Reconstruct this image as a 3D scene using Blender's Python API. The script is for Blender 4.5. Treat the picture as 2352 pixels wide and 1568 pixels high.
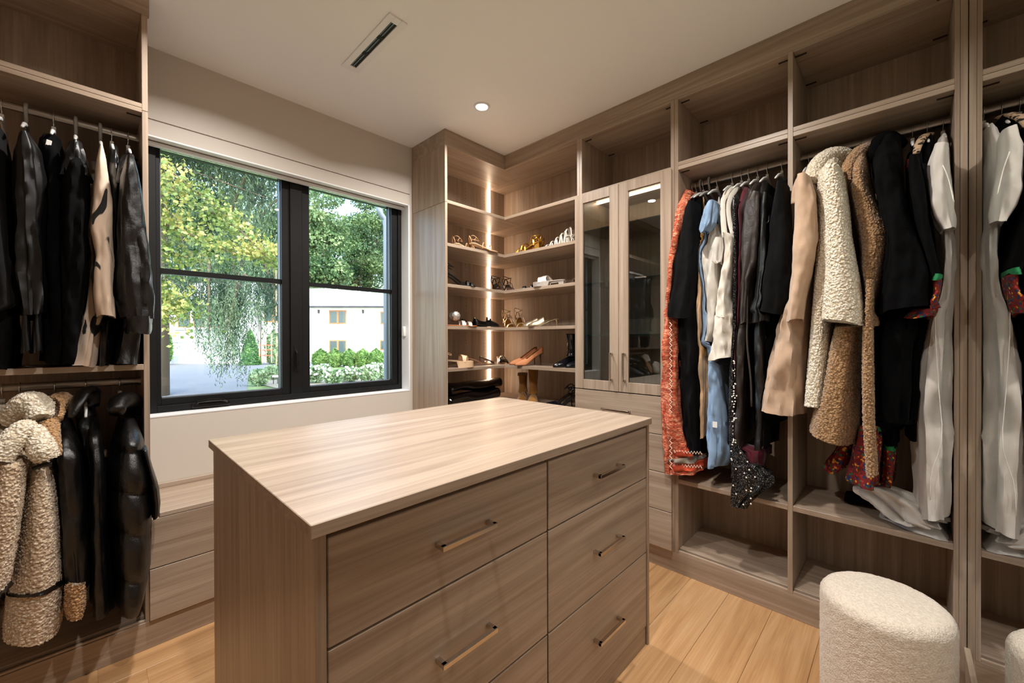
import bpy, bmesh, math, random
import numpy as np
from mathutils import Vector, Matrix, noise
for o in list(bpy.data.objects): bpy.data.objects.remove(o)
scene = bpy.context.scene
col = scene.collection
random.seed(7); rng = np.random.default_rng(7)

# ------------------------------------------------------------------ camera
F0 = 931.4; TH = math.radians(46.08); PI_ = math.radians(-.278); RO = math.radians(-.1546); CH = 1.30
fw = Vector((math.sin(TH)*math.cos(PI_), math.cos(TH)*math.cos(PI_), math.sin(PI_)))
r0 = Vector((math.cos(TH), -math.sin(TH), 0)); u0 = r0.cross(fw)
rt = math.cos(RO)*r0 + math.sin(RO)*u0; up = -math.sin(RO)*r0 + math.cos(RO)*u0
cam = bpy.data.cameras.new('camera'); co = bpy.data.objects.new('camera', cam); col.objects.link(co)
cam.sensor_width = 36; cam.lens = 36*F0/2352; cam.clip_start = .02; cam.clip_end = 400
m = Matrix((rt, up, -fw)).transposed().to_4x4(); m.translation = (0, 0, CH); co.matrix_world = m
scene.camera = co
CAM = Vector((0, 0, CH))
def ray(u, v): return fw + (u-1176)/F0*rt - (v-784)/F0*up
def on(u, v, ax, val):
    d = ray(u, v); t = (val-CAM[ax])/d[ax]; return CAM + t*d
def far(u, v, d): return CAM + d*ray(u, v)

# ------------------------------------------------------------------ world, sun, exposure
w = bpy.data.worlds.new('world'); scene.world = w; w.use_nodes = True
nt = w.node_tree; nt.nodes.clear()
sky = nt.nodes.new('ShaderNodeTexSky'); sky.sky_type = 'NISHITA'; sky.sun_disc = False
sky.sun_elevation = math.radians(48); sky.sun_rotation = math.radians(200); sky.air_density = 1.0; sky.dust_density = 2.0
bg = nt.nodes.new('ShaderNodeBackground'); bg.inputs[1].default_value = .8
wo = nt.nodes.new('ShaderNodeOutputWorld'); nt.links.new(sky.outputs[0], bg.inputs[0]); nt.links.new(bg.outputs[0], wo.inputs[0])
sun = bpy.data.lights.new('sun_offscreen', 'SUN'); sun.energy = 2.1; sun.angle = math.radians(.6); sun.color = (1, .95, .88)
so = bpy.data.objects.new('sun_offscreen', sun); col.objects.link(so)
so.rotation_euler = Vector((-.45, 1.0, -1.25)).to_track_quat('-Z', 'Y').to_euler()
scene.view_settings.view_transform = 'Standard'; scene.view_settings.look = 'None'
scene.view_settings.gamma = 1; scene.view_settings.use_curve_mapping = False
scene.view_settings.exposure = .95
LAMP_W = 11.0

# ------------------------------------------------------------------ helpers
def tag(o, label=None, cat=None, group=None, kind=None):
    if label: o['label'] = label
    if cat: o['category'] = cat
    if group: o['group'] = group
    if kind: o['kind'] = kind
    return o
def thing(name, loc, label=None, cat=None, group=None, kind=None, rz=0):
    o = bpy.data.objects.new(name, None); col.objects.link(o); o.location = loc; o.rotation_euler = (0, 0, rz)
    o.empty_display_size = .05
    return tag(o, label, cat, group, kind)
def woff(o):
    v = Vector((0, 0, 0))
    while o is not None: v += o.location; o = o.parent
    return v
class MB:
    def __init__(s): s.v = []; s.f = []
    def add(s, v, f):
        k = len(s.v); s.v += [tuple(p) for p in v]; s.f += [tuple(i+k for i in q) for q in f]; return s
    def box(s, x0, x1, y0, y1, z0, z1, b=.0012):
        b = min(b, .2*min(abs(x1-x0), abs(y1-y0), abs(z1-z0)))
        if b <= 0:
            v = [(x, y, z) for z in (z0, z1) for y in (y0, y1) for x in (x0, x1)]
            return s.add(v, [(0, 2, 3, 1), (4, 5, 7, 6), (0, 1, 5, 4), (2, 6, 7, 3), (0, 4, 6, 2), (1, 3, 7, 5)])
        c = Vector(((x0+x1)/2, (y0+y1)/2, (z0+z1)/2)); h = ((x1-x0)/2, (y1-y0)/2, (z1-z0)/2)
        v = []; idx = {}
        for sx in (-1, 1):
            for sy in (-1, 1):
                for sz in (-1, 1):
                    for a in range(3):
                        p = [sx*(h[0]-b), sy*(h[1]-b), sz*(h[2]-b)]; p[a] = (sx, sy, sz)[a]*h[a]
                        idx[(sx, sy, sz, a)] = len(v); v.append(tuple(c[i]+p[i] for i in range(3)))
        f = []; S = (-1, 1)
        for a in range(3):
            b_, c_ = (a+1) % 3, (a+2) % 3
            for s_ in S:
                q = []
                for (p1, p2) in ((-1, -1), (1, -1), (1, 1), (-1, 1)):
                    k = [0, 0, 0]; k[a] = s_; k[b_] = p1; k[c_] = p2; q.append(idx[(*k, a)])
                f.append(tuple(q if s_ > 0 else q[::-1]))
            for p1 in S:
                for p2 in S:
                    k0 = [0, 0, 0]; k0[a] = -1; k0[b_] = p1; k0[c_] = p2; k1 = list(k0); k1[a] = 1
                    q = [idx[(*k0, b_)], idx[(*k1, b_)], idx[(*k1, c_)], idx[(*k0, c_)]]
                    f.append(tuple(q if p1*p2 > 0 else q[::-1]))
        for sx in S:
            for sy in S:
                for sz in S:
                    q = [idx[(sx, sy, sz, a)] for a in range(3)]; f.append(tuple(q if sx*sy*sz > 0 else q[::-1]))
        return s.add(v, f)
    def loft(s, rings, cap0=True, cap1=True, closed=True):
        n = len(rings[0]); v = [p for r in rings for p in r]; f = []
        for i in range(len(rings)-1):
            for j in range(n if closed else n-1):
                a, b = i*n+j, i*n+(j+1) % n; f.append((a, b, b+n, a+n))
        if cap0: f.append(tuple(range(n-1, -1, -1)))
        if cap1: f.append(tuple(range((len(rings)-1)*n, len(rings)*n)))
        return s.add(v, f)
    def tube(s, pts, r, n=8, ry=None, caps=True, closed=False):
        pts = [Vector(p) for p in pts]; m_ = len(pts); rings = []; N = None
        for i, p in enumerate(pts):
            t = (pts[min(i+1, m_-1)]-pts[max(i-1, 0)]) if not closed else pts[(i+1) % m_]-pts[i-1]
            t.normalize()
            if N is None:
                N = t.cross(Vector((0, 0, 1)));
                if N.length < .05: N = t.cross(Vector((0, 1, 0)))
            N = (N-t*N.dot(t)); N.normalize(); B = t.cross(N)
            ra = r[i] if hasattr(r, '__len__') else r; rb = ra if ry is None else (ry[i] if hasattr(ry, '__len__') else ry)
            rings.append([p+N*math.cos(2*math.pi*k/n)*ra+B*math.sin(2*math.pi*k/n)*rb for k in range(n)])
        if closed: rings.append(rings[0]); caps = False
        return s.loft(rings, caps, caps)
    def prism(s, poly, ax, a, b):
        def mk(p, q): l = list(p); l.insert(ax, q); return tuple(l)
        n = len(poly); v = [mk(p, a) for p in poly]+[mk(p, b) for p in poly]
        f = [(i, (i+1) % n, n+(i+1) % n, n+i) for i in range(n)]+[tuple(range(n-1, -1, -1)), tuple(range(n, 2*n))]
        return s.add(v, f)
    def lathe(s, prof, n=32, c=(0, 0, 0)):
        return s.loft([[(c[0]+r*math.cos(2*math.pi*k/n), c[1]+r*math.sin(2*math.pi*k/n), c[2]+z) for k in range(n)] for r, z in prof])
    def ball(s, c, r, n=8, k=6, sc=(1, 1, 1)):
        pr = [(max(1e-4, math.sin(math.pi*i/k)), -math.cos(math.pi*i/k)) for i in range(k+1)]
        return s.loft([[(c[0]+a*r*sc[0]*math.cos(2*math.pi*j/n), c[1]+a*r*sc[1]*math.sin(2*math.pi*j/n), c[2]+b*r*sc[2]) for j in range(n)] for a, b in pr])
    def build(s, name, mat, parent=None, smooth=False, local=False, kind=None, fixn=True):
        off = Vector((0, 0, 0)) if (parent is None or local) else woff(parent)
        me = bpy.data.meshes.new(name)
        me.from_pydata([(p[0]-off.x, p[1]-off.y, p[2]-off.z) for p in s.v], [], s.f)
        if fixn:
            bm = bmesh.new(); bm.from_mesh(me); bmesh.ops.recalc_face_normals(bm, faces=bm.faces); bm.to_mesh(me); bm.free()
        if smooth: me.polygons.foreach_set('use_smooth', [True]*len(me.polygons))
        me.materials.append(mat)
        o = bpy.data.objects.new(name, me); col.objects.link(o)
        if parent is not None: o.parent = parent
        if kind: o['kind'] = kind
        return o
def B(name, mat, parent, x0, x1, y0, y1, z0, z1, b=.0012): return MB().box(x0, x1, y0, y1, z0, z1, b).build(name, mat, parent)
def copy_tree(o, parent=None):
    c = o.copy(); col.objects.link(c); c.parent = parent
    for ch in [k for k in bpy.data.objects if k.parent == o]: copy_tree(ch, c)
    return c
def smooth_auto(o, ang=40):
    me = o.data; me.polygons.foreach_set('use_smooth', [True]*len(me.polygons)); me.set_sharp_from_angle(angle=math.radians(ang)); return o

# ------------------------------------------------------------------ materials
def lin(c): return tuple((x/255/12.92 if x/255 <= .04045 else ((x/255+.055)/1.055)**2.4) for x in c)+(1,)
def newmat(name):
    m = bpy.data.materials.new(name); m.use_nodes = True; n = m.node_tree; return m, n, n.nodes['Principled BSDF']
def N(n, t, **k):
    a = n.nodes.new('ShaderNode'+t)
    for x, y in k.items(): setattr(a, x, y)
    return a
def L(n, a, b): n.links.new(a, b)
def ramp(n, fac, stops):
    r = N(n, 'ValToRGB'); e = r.color_ramp.elements
    while len(e) < len(stops): e.new(.5)
    for i, (p, c) in enumerate(stops): e[i].position = p; e[i].color = c if len(c) == 4 else lin(c)
    L(n, fac, r.inputs[0]); return r.outputs[0]
def plain(name, c, rough=.5, metal=0, spec=.5, **k):
    m, n, b = newmat(name); b.inputs['Base Color'].default_value = lin(c); b.inputs['Roughness'].default_value = rough
    b.inputs['Metallic'].default_value = metal; b.inputs['Specular IOR Level'].default_value = spec
    for x, y in k.items(): b.inputs[x.replace('_', ' ')].default_value = y
    return m
def coords(n, scale, rnd=True, kind='Object'):
    tc = N(n, 'TexCoord'); mp = N(n, 'Mapping'); mp.inputs['Scale'].default_value = scale
    if rnd:
        oi = N(n, 'ObjectInfo'); ml = N(n, 'Math', operation='MULTIPLY'); ml.inputs[1].default_value = 53.7
        ad = N(n, 'VectorMath', operation='ADD'); L(n, oi.outputs['Random'], ml.inputs[0]); L(n, tc.outputs[kind], ad.inputs[0]); L(n, ml.outputs[0], ad.inputs[1])
        L(n, ad.outputs[0], mp.inputs[0])
    else: L(n, tc.outputs[kind], mp.inputs[0])
    return mp.outputs[0]
def noisetex(n, vec, scale, detail=3, rough=.5, dist=0):
    t = N(n, 'TexNoise'); t.inputs['Scale'].default_value = scale; t.inputs['Detail'].default_value = detail
    t.inputs['Roughness'].default_value = rough; t.inputs['Distortion'].default_value = dist; L(n, vec, t.inputs['Vector']); return t.outputs['Fac']
def mixc(n, f, a, b, mode='MIX'):
    x = N(n, 'Mix', data_type='RGBA', blend_type=mode)
    for i, s in ((0, f), (6, a), (7, b)):
        if hasattr(s, 'is_linked') or hasattr(s, 'node'): L(n, s, x.inputs[i])
        else: x.inputs[i].default_value = s
    return x.outputs[2]
def bump(n, b, h, strength=.3, dist=.002):
    x = N(n, 'Bump'); x.inputs['Strength'].default_value = strength; x.inputs['Distance'].default_value = dist
    L(n, h, x.inputs['Height']); L(n, x.outputs[0], b.inputs['Normal'])
def wood(name, ax, dark, mid, light, rough=.40, across=14, along=.6, spec=.4, fig=.5):
    m, n, b = newmat(name)
    sc = [across]*3; sc[ax] = along; v = coords(n, sc)
    a = noisetex(n, v, 1, 4, .55, 1.8)
    sc2 = [170]*3; sc2[ax] = 2.2; v2 = coords(n, sc2); f = noisetex(n, v2, 1, 3, .6, .1)
    c1 = ramp(n, a, [(.3, dark), (.5, mid), (.72, light)])
    c2 = ramp(n, f, [(.35, (205, 198, 192)), (.62, (255, 255, 255))])
    c = mixc(n, .38, c1, c2, 'MULTIPLY'); L(n, c, b.inputs['Base Color'])
    b.inputs['Roughness'].default_value = rough; b.inputs['Specular IOR Level'].default_value = spec
    bump(n, b, f, .12, .0008); return m
WD, WM, WL = (150, 130, 112), (168, 149, 130), (185, 166, 147)
W = [wood('greige_oak_'+'xyz'[i], i, WD, WM, WL) for i in range(3)]
OAK = wood('floor_oak', 0, (170, 127, 85), (195, 152, 106), (208, 169, 126), .34, 9, .7, .4)
def paint(name, c, rough=.55):
    m, n, b = newmat(name); v = coords(n, (1, 1, 1), False); f = noisetex(n, v, 160, 2)
    b.inputs['Base Color'].default_value = lin(c); b.inputs['Roughness'].default_value = rough; bump(n, b, f, .05, .0006); return m
M_WALL = paint('wall_paint', (206, 197, 186)); M_CEIL = paint('ceiling_paint', (245, 246, 246), .5); M_WHITE = paint('white_trim_paint', (238, 239, 240), .4)
M_BLACK = plain('black_window_frame', (9, 9, 10), .5, 0, .3); M_GASKET = plain('grey_gasket', (120, 126, 136), .4)
M_CHROME = plain('polished_nickel', (205, 196, 186), .16, 1); M_ROD = plain('satin_aluminium', (176, 170, 162), .34, 1)
M_DARK = plain('dark_recess', (20, 17, 15), .7); M_STEEL = plain('chrome_wire', (215, 213, 210), .12, 1)
M_WPLAS = plain('white_plastic', (232, 230, 226), .35); M_GPLAS = plain('grey_velvet_hanger', (172, 168, 164), .6); M_CLIP = plain('dark_clip', (58, 48, 40), .4, .6)
M_MIRROR = plain('mirror_silver', (226, 228, 224), .008, 1)
def glassmat(name, tint, ior=1.45, gl=.0):
    m, n, b = newmat(name); n.nodes.remove(b); o = n.nodes['Material Output']
    t = N(n, 'BsdfTransparent'); t.inputs[0].default_value = lin(tint); g = N(n, 'BsdfGlossy'); g.inputs['Roughness'].default_value = .0
    g.inputs['Color'].default_value = (.95, .97, 1, 1)
    fr = N(n, 'Fresnel'); fr.inputs[0].default_value = ior; ms = N(n, 'MixShader')
    if gl:
        ad = N(n, 'Math', operation='ADD'); ad.inputs[1].default_value = gl; L(n, fr.outputs[0], ad.inputs[0]); L(n, ad.outputs[0], ms.inputs[0])
    else: L(n, fr.outputs[0], ms.inputs[0])
    L(n, t.outputs[0], ms.inputs[1]); L(n, g.outputs[0], ms.inputs[2]); L(n, ms.outputs[0], o.inputs[0]); return m
M_PANE = glassmat('window_glass', (246, 250, 248)); M_CABGLASS = glassmat('cabinet_glass', (225, 232, 232), 1.5, .05)
M_GEDGE = plain('glass_shelf_green', (30, 62, 56), .1, 0, .5, Alpha=1.0)
def emit(name, c, s):
    m, n, b = newmat(name); b.inputs['Base Color'].default_value = lin(c); b.inputs['Emission Color'].default_value = lin(c); b.inputs['Emission Strength'].default_value = s; return m
M_LED = emit('led_strip_light', (255, 222, 190), 12.0); M_LENS = emit('downlight_lens', (255, 244, 230), 6.0)
def fabric(name, c, rough=.85, sheen=.2, sc=900, bs=.25, var=.12, spec=.25, c2=None):
    m, n, b = newmat(name); v = coords(n, (1, 1, 1)); f = noisetex(n, v, sc, 2); g = noisetex(n, v, 14, 3)
    c2 = c2 or tuple(max(0, x*(1-var)) for x in c)
    L(n, ramp(n, g, [(.35, c2), (.65, c)]), b.inputs['Base Color'])
    b.inputs['Roughness'].default_value = rough; b.inputs['Sheen Weight'].default_value = sheen; b.inputs['Specular IOR Level'].default_value = spec
    bump(n, b, f, bs, .001); return m
def leather(name, c, rough=.33):
    m, n, b = newmat(name); v = coords(n, (1, 1, 1)); f = noisetex(n, v, 420, 3); g = noisetex(n, v, 22, 3, .6, .6)
    b.inputs['Base Color'].default_value = lin(c); b.inputs['Roughness'].default_value = rough; b.inputs['Specular IOR Level'].default_value = .6
    mx = N(n, 'Math', operation='MULTIPLY_ADD'); L(n, g, mx.inputs[0]); mx.inputs[1].default_value = 4.0; L(n, f, mx.inputs[2])
    bump(n, b, mx.outputs[0], .5, .0016); return m
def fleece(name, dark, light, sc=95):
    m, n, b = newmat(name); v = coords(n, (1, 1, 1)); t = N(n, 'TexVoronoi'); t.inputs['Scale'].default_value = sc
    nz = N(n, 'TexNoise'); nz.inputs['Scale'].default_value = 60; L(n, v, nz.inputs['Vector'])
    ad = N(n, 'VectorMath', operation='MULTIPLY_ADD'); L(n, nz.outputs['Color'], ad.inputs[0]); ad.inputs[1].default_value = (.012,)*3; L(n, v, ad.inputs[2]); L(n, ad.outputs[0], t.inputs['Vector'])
    L(n, ramp(n, t.outputs['Distance'], [(.1, light), (.75, dark)]), b.inputs['Base Color']); b.inputs['Roughness'].default_value = .8  # darker between the curls: crevice shade put into the colour
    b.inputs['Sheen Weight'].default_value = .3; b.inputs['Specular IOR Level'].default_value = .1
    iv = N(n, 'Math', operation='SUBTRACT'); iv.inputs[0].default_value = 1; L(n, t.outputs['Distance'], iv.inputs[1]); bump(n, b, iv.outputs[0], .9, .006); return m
# ------------------------------------------------------------------ room shell
CZ = 2.74; YW = 2.66; XW = 2.66; YF = -.19; XL = -1.75
floor = B('floor', M_DARK, None, XL-.1, XW+.1, -1.9, YW+.1, -.10, -.016, 0); tag(floor, 'light oak plank floor', kind='structure')
pw = .19; k0 = int((-1.8-.258)/pw)-1
for k in range(k0, 12):
    y0 = .258+pw*k; y1 = y0+pw
    if y0 > 2.32: break
    x = XL-.05-random.random()*1.9
    if k == 0: x = -2.1
    while x < 2.30:
        x1 = x+1.9
        a, b_ = max(x, XL), min(x1, 2.30)
        if b_-a > .02:
            # centre each plank on its own origin so its grain differs
            o = MB().box(-(b_-a)/2, (b_-a)/2, -pw/2+.0004, pw/2-.0004, -.0155, 0, .0012).build('plank', OAK, floor, local=True)
            o.location = ((a+b_)/2, (y0+y1)/2, 0)
        x = x1
ceil = B('ceiling', M_CEIL, None, XL-.1, XW+.1, -1.9, YW+.3, CZ, CZ+.12, 0); tag(ceil, 'smooth white ceiling', kind='structure')
WX0, WX1, WZ0, WZ1 = .19, 1.66, .918, 2.305
mb = MB(); mb.box(XL-.1, WX0, YW, YW+.3, -.1, CZ, 0); mb.box(WX1, XW+.1, YW, YW+.3, -.1, CZ, 0)
mb.box(WX0, WX1, YW, YW+.3, -.1, WZ0, 0); mb.box(WX0, WX1, YW, YW+.21, 2.390, CZ, 0); mb.box(WX0, WX1, 2.755, YW+.21, 2.361, 2.390, 0)
mb.box(WX0, WX1, YW, 2.755, WZ1, 2.384, 0); mb.box(WX0, WX1, YW+.012, 2.755, 2.384, 2.390, 0)
tag(mb.build('wall_back', M_WALL), 'warm off-white wall around the window', kind='structure')
tag(B('wall_right', M_WALL, None, XW, XW+.1, -1.9, YW, -.1, CZ, 0), kind='structure')
tag(B('wall_left', M_WALL, None, XL-.1, XL, -1.9, YW, -.1, CZ, 0), kind='structure')
mb = MB(); mb.box(.85, XW, YF-.1, YF, -.1, CZ, 0); mb.box(XL, -.95, YF-.1, YF, -.1, CZ, 0); mb.box(-.95, .85, YF-.1, YF, 2.35, CZ, 0)
tag(mb.build('wall_front', M_WALL), kind='structure')
tag(B('wall_hall', M_WALL, None, XL, XW, -1.9, -1.8, -.1, CZ, 0), kind='structure')
# white lining of the window reveal
mb = MB(); mb.box(WX1-.012, WX1, YW-.002, 2.78, WZ0, WZ1, .001); mb.box(WX0, WX1-.012, YW-.002, 2.78, WZ0, WZ0+.008, .001)
tag(mb.build('trim_1', M_WHITE), 'white window reveal and sill lining', kind='structure')
mb = MB(); mb.box(WX0, WX1-.012, YW-.002, 2.70, WZ1-.004, WZ1+.004, .001); mb.box(WX0, WX1-.012, 2.712, 2.745, WZ1-.022, WZ1-.004, .003)
tag(mb.build('trim_2', M_WHITE), 'white window head trim with blind slot', kind='structure')

# ------------------------------------------------------------------ window
win = thing('window_1', (.93, 2.76, WZ0+.008), kind='structure')
tag(win, 'black framed casement window with two lights')
ya = 2.757; mb = MB()
FX0, FX1, FZ0, FZ1 = .205, 1.65, .926, 2.36
mb.box(FX0, FX0+.030, ya, 2.87, FZ0, FZ1); mb.box(FX1-.030, FX1, ya, 2.87, FZ0, FZ1)
mb.box(FX0+.03, FX1-.03, ya, 2.87, FZ0, FZ0+.036); mb.box(FX0+.03, FX1-.03, ya, 2.87, FZ1-.03, FZ1)
mb.build('frame', M_BLACK, win); B('mullion', M_BLACK, win, .868, .937, ya, 2.87, FZ0+.036, FZ1-.03)
gy = 2.80
for (a, b_, g0, g1) in ((.235, .868, .252, .822), (.937, 1.62, .985, 1.572)):
    z0, z1 = FZ0+.036, FZ1-.03; gz = .998
    mb = MB(); yb = ya+.012
    mb.box(a, g0, yb, 2.85, z0, z1); mb.box(g1, b_, yb, 2.85, z0, z1); mb.box(g0, g1, yb, 2.85, z0, gz); mb.box(g0, g1, yb, 2.85, z1-.03, z1)
    s = mb.build('sash', M_BLACK, win)
    mb = MB(); t = .005
    mb.box(g0, g0+t, gy-.006, gy+.006, gz, z1-.03, 0); mb.box(g1-t, g1, gy-.006, gy+.006, gz, z1-.03, 0); mb.box(g0, g1, gy-.006, gy+.006, gz, gz+t, 0)
    mb.build('gasket', M_GASKET, s)
    B('muntin', M_BLACK, s, g0, g1, gy-.016, gy+.016, 1.650, 1.678)
    B('pane', M_PANE, s, g0, g1, gy-.003, gy+.003, gz, 1.650, 0); B('pane', M_PANE, s, g0, g1, gy-.003, gy+.003, 1.678, z1-.03, 0)
# crank on the bottom rail, lock lever on the mullion
mb = MB(); mb.tube([(.395+.0, ya-.004, .952), (.40, ya-.018, .968), (.44, ya-.026, .974), (.50, ya-.024, .972), (.528, ya-.016, .962), (.53, ya-.006, .95)], [.006, .007, .008, .008, .007, .006], 8)
mb.box(.375, .545, ya-.014, ya+.001, .935, .958, .003); smooth_auto(mb.build('crank_handle', plain('black_gloss', (14, 14, 15), .18), win))
mb = MB(); mb.box(.886, .908, ya-.006, ya+.001, 1.10, 1.26, .003); mb.tube([(.897, ya-.004, 1.235), (.897, ya-.022, 1.22), (.897, ya-.024, 1.15), (.897, ya-.02, 1.12)], [.007, .008, .008, .006], 8)
smooth_auto(mb.build('lock_lever', M_BLACK, win))
mb = MB(); mb.box(1.628, 1.649, 2.695, 2.728, 1.325, 1.40, .006); tag(smooth_auto(mb.build('blind_control', M_WPLAS)), 'small white blind control on the window reveal', 'blind control')

# ------------------------------------------------------------------ ceiling fittings
dr = thing('air_diffuser', (.963, 1.873, CZ), 'white framed linear slot air diffuser in the ceiling', 'air vent')
mb = MB(); x0, x1, y0, y1 = .917, 1.009, 1.626, 2.12
for a in ((x0, x0+.030, y0, y1), (x1-.030, x1, y0, y1), (x0+.03, x1-.03, y0, y0+.040), (x0+.03, x1-.03, y1-.040, y1)): mb.box(a[0], a[1], a[2], a[3], CZ-.007, CZ+.001, .002)
mb.build('frame', M_WHITE, dr); B('slot', M_DARK, dr, x0+.03, x1-.03, y0+.04, y1-.04, CZ-.0012, CZ+.001, 0)
for xx in (.951, .9625): B('blade', plain('grey_blade', (110, 120, 128), .35, .5), dr, xx-.003, xx+.003, y0+.04, y1-.04, CZ-.005, CZ, .0005)
for yy in (1.79, 1.94): B('clip', M_DARK, dr, .947, .972, yy-.012, yy+.012, CZ-.0062, CZ, .0005)
def downlight(x, y, label, suf=''):
    t = thing('downlight'+suf, (x, y, CZ), label, 'ceiling light', 'round recessed downlights')
    MB().lathe([(.036, -.003), (.040, -.0065), (.050, -.005), (.0515, .001), (.036, .001)], 40, (x, y, CZ)).build('trim_ring', M_WHITE, t, True)
    MB().lathe([(.001, -.004), (.0365, -.004), (.0365, .0005), (.001, .0005)], 32, (x, y, CZ)).build('lens'+suf, M_LENS, t)
    l = bpy.data.lights.new('downlight_lamp'+suf, 'AREA'); l.shape = 'DISK'; l.size = .07; l.energy = LAMP_W; l.color = (1, .95, .9); l.spread = math.radians(150)
    o = bpy.data.objects.new('downlight_lamp'+suf, l); col.objects.link(o); o.location = (x, y, CZ-.008)
downlight(1.684, 1.875, 'lit round recessed downlight in front of the shoe shelving')
# the pouf's shadow (thrown by way of the mirror), the shadows of the island's handles and the shadow of the
# coats on the floor show three more of them above the edge of the picture
downlight(1.44, .65, 'lit round recessed downlight over the passage before the dress bay', '_passage_offscreen')
downlight(.30, .62, 'lit round recessed downlight over the near corner of the island', '_island_offscreen')
downlight(.45, 1.875, 'lit round recessed downlight in front of the window', '_window_offscreen')

# ------------------------------------------------------------------ built-ins, right run
XF = 2.255; XB = 2.645
def clips(par, y0, y1, z, x0=XF):
    for yy, s in ((y0, 1), (y1, -1)):
        for xx in (x0+.045, XB-.05):
            B('shelf_clip', M_CLIP, par, xx-.004, xx+.004, min(yy, yy+s*.045), max(yy, yy+s*.045), z-.004, z+.0005, .0004)
cu = thing('corner_shelf_unit', (2.1, 2.45, 0), 'corner shoe shelving in greige oak with a vertical light strip', 'shelf unit')
Y0 = 2.248; PT = .020
B('side_panel', W[2], cu, 1.68, 1.70, Y0, 2.655, 0, 2.243); B('side_panel', W[2], cu, 1.68, 1.70, Y0, 2.655, 2.2445, 2.63)
B('side_panel', W[2], cu, XF, 2.655, 1.546, 1.566, .113, 2.63)
B('back_panel', W[2], cu, 1.70, 2.655, XB, 2.655, .0, 2.63, 0); B('back_panel', W[2], cu, XB, 2.655, 1.566, XB, 0, 2.63, 0)
SH = [2.261, 1.966, 1.685, 1.395, 1.10, .815, .50, .215]
for i, z in enumerate(SH+[2.652]):
    th = .022
    B('shelf', W[0], cu, 1.70, 2.45, Y0+.004, XB, z-th, z, .001)
    MB().prism([(XF+.004, 1.566), (XB, 1.566), (XB, XB), (2.4505, XB), (2.4505, Y0+.0042), (XF+.004, Y0+.0042)], 2, z-th, z).build('shelf', W[1], cu)
B('led_strip', M_LED, cu, 2.443, 2.457, 2.629, 2.6451, .82, 2.63, .001)
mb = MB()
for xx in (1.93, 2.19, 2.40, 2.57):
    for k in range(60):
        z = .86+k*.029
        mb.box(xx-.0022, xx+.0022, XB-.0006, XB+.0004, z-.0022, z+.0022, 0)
mb.build('pin_hole_shade', M_DARK, cu, kind='stuff')  # flat dark squares: the shade inside the holes, painted on the panel
mb = MB(); mb.box(1.68, XF+.004, Y0, Y0+.02, 2.63, CZ); mb.box(1.68, 1.70, Y0+.02, 2.655, 2.63, CZ)
tag(mb.build('trim_3', W[0]), 'greige oak crown over the shoe shelving', kind='structure')
tag(B('trim_4', W[1], None, XF-.0, XF+.02, -.174, Y0, 2.63, CZ), 'greige oak crown above the wardrobe run', kind='structure')
tag(B('trim_5', W[1], None, XF+.001, XF+.02, -.174, 1.58, 0, .113), 'greige oak plinth under the wardrobe run', kind='structure')
def bar_handle(par, a, b_, out, s=.0055):
    """square bar pull: a,b ends on the front face, out = outward vector"""
    a, b_, out = Vector(a), Vector(b_), Vector(out); mb = MB(); d = (b_-a).normalized()
    def bx(p, q):
        lo = [min(p[i], q[i])-(s if abs((q-p)[i]) < 1e-6 else 0) for i in range(3)]; hi = [max(p[i], q[i])+(s if abs((q-p)[i]) < 1e-6 else 0) for i in range(3)]
        mb.box(lo[0], hi[0], lo[1], hi[1], lo[2], hi[2], .001)
    bx(a+d*s, a+d*s+out); bx(b_-d*s, b_-d*s+out); bx(a+out*.86, b_+out*.86)
    return mb.build('handle', M_CHROME, par)
gc = thing('glass_door_cabinet', (2.45, 1.24, 0), 'tall cabinet with two glazed doors above drawers', 'cabinet')
B('side_panel', W[2], gc, XF, 2.655, 1.5265, 1.5455, .113, 2.63); B('side_panel', W[2], gc, XF, 2.655, .9165, .936, .113, 2.63)
B('back_panel', W[2], gc, XB, 2.655, .936, 1.5265, .113, 2.63, 0)
B('top_board', W[1], gc, XF-.0005, XB, .936, 1.5265, 2.622, 2.6295); B('shelf', W[1], gc, XF, XB, .936, 1.5265, 2.240, 2.262)
B('shelf', W[1], gc, XF+.02, XB, .936, 1.5265, .97, .99); clips(gc, .936, 1.5265, 2.622)
for z in (2.01, 1.666, 1.327): B('glass_shelf', M_GEDGE, gc, XF+.012, XF+.02, .937, 1.5255, z-.004, z+.004, .0005); B('glass_shelf', M_CABGLASS, gc, XF+.02, XB, .937, 1.5255, z-.004, z+.004, 0)
B('led_strip', M_LED, gc, 2.42, 2.432, .94, 1.52, 2.228, 2.2403, .001)
XD = 2.235
for (a, b_, g0, g1, hy) in ((1.2505, 1.570, 1.312, 1.507, 1.294), (.925, 1.2475, .987, 1.186, 1.207)):
    mb = MB(); z0, z1, h0, h1 = .979, 2.246, 1.04, 2.188
    mb.box(XD, XF-.001, a, g0, z0, z1); mb.box(XD, XF-.001, g1, b_, z0, z1); mb.box(XD, XF-.001, g0, g1, z0, h0); mb.box(XD, XF-.001, g0, g1, h1, z1)
    d = mb.build('door', W[2], gc); B('pane', M_CABGLASS, d, XD+.009, XD+.013, g0, g1, h0, h1, 0)
    bar_handle(d, (XD, hy, 1.045), (XD, hy, 1.217), (-.03, 0, 0))
for z0, z1 in ((.760, .973), (.548, .756), (.333, .544), (.120, .329)):
    d = B('drawer', W[1], gc, XD, XF-.001, .925, 1.570, z0, z1); bar_handle(d, (XD, 1.171, (z0+z1)/2), (XD, 1.358, (z0+z1)/2), (-.03, 0, 0))
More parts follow.
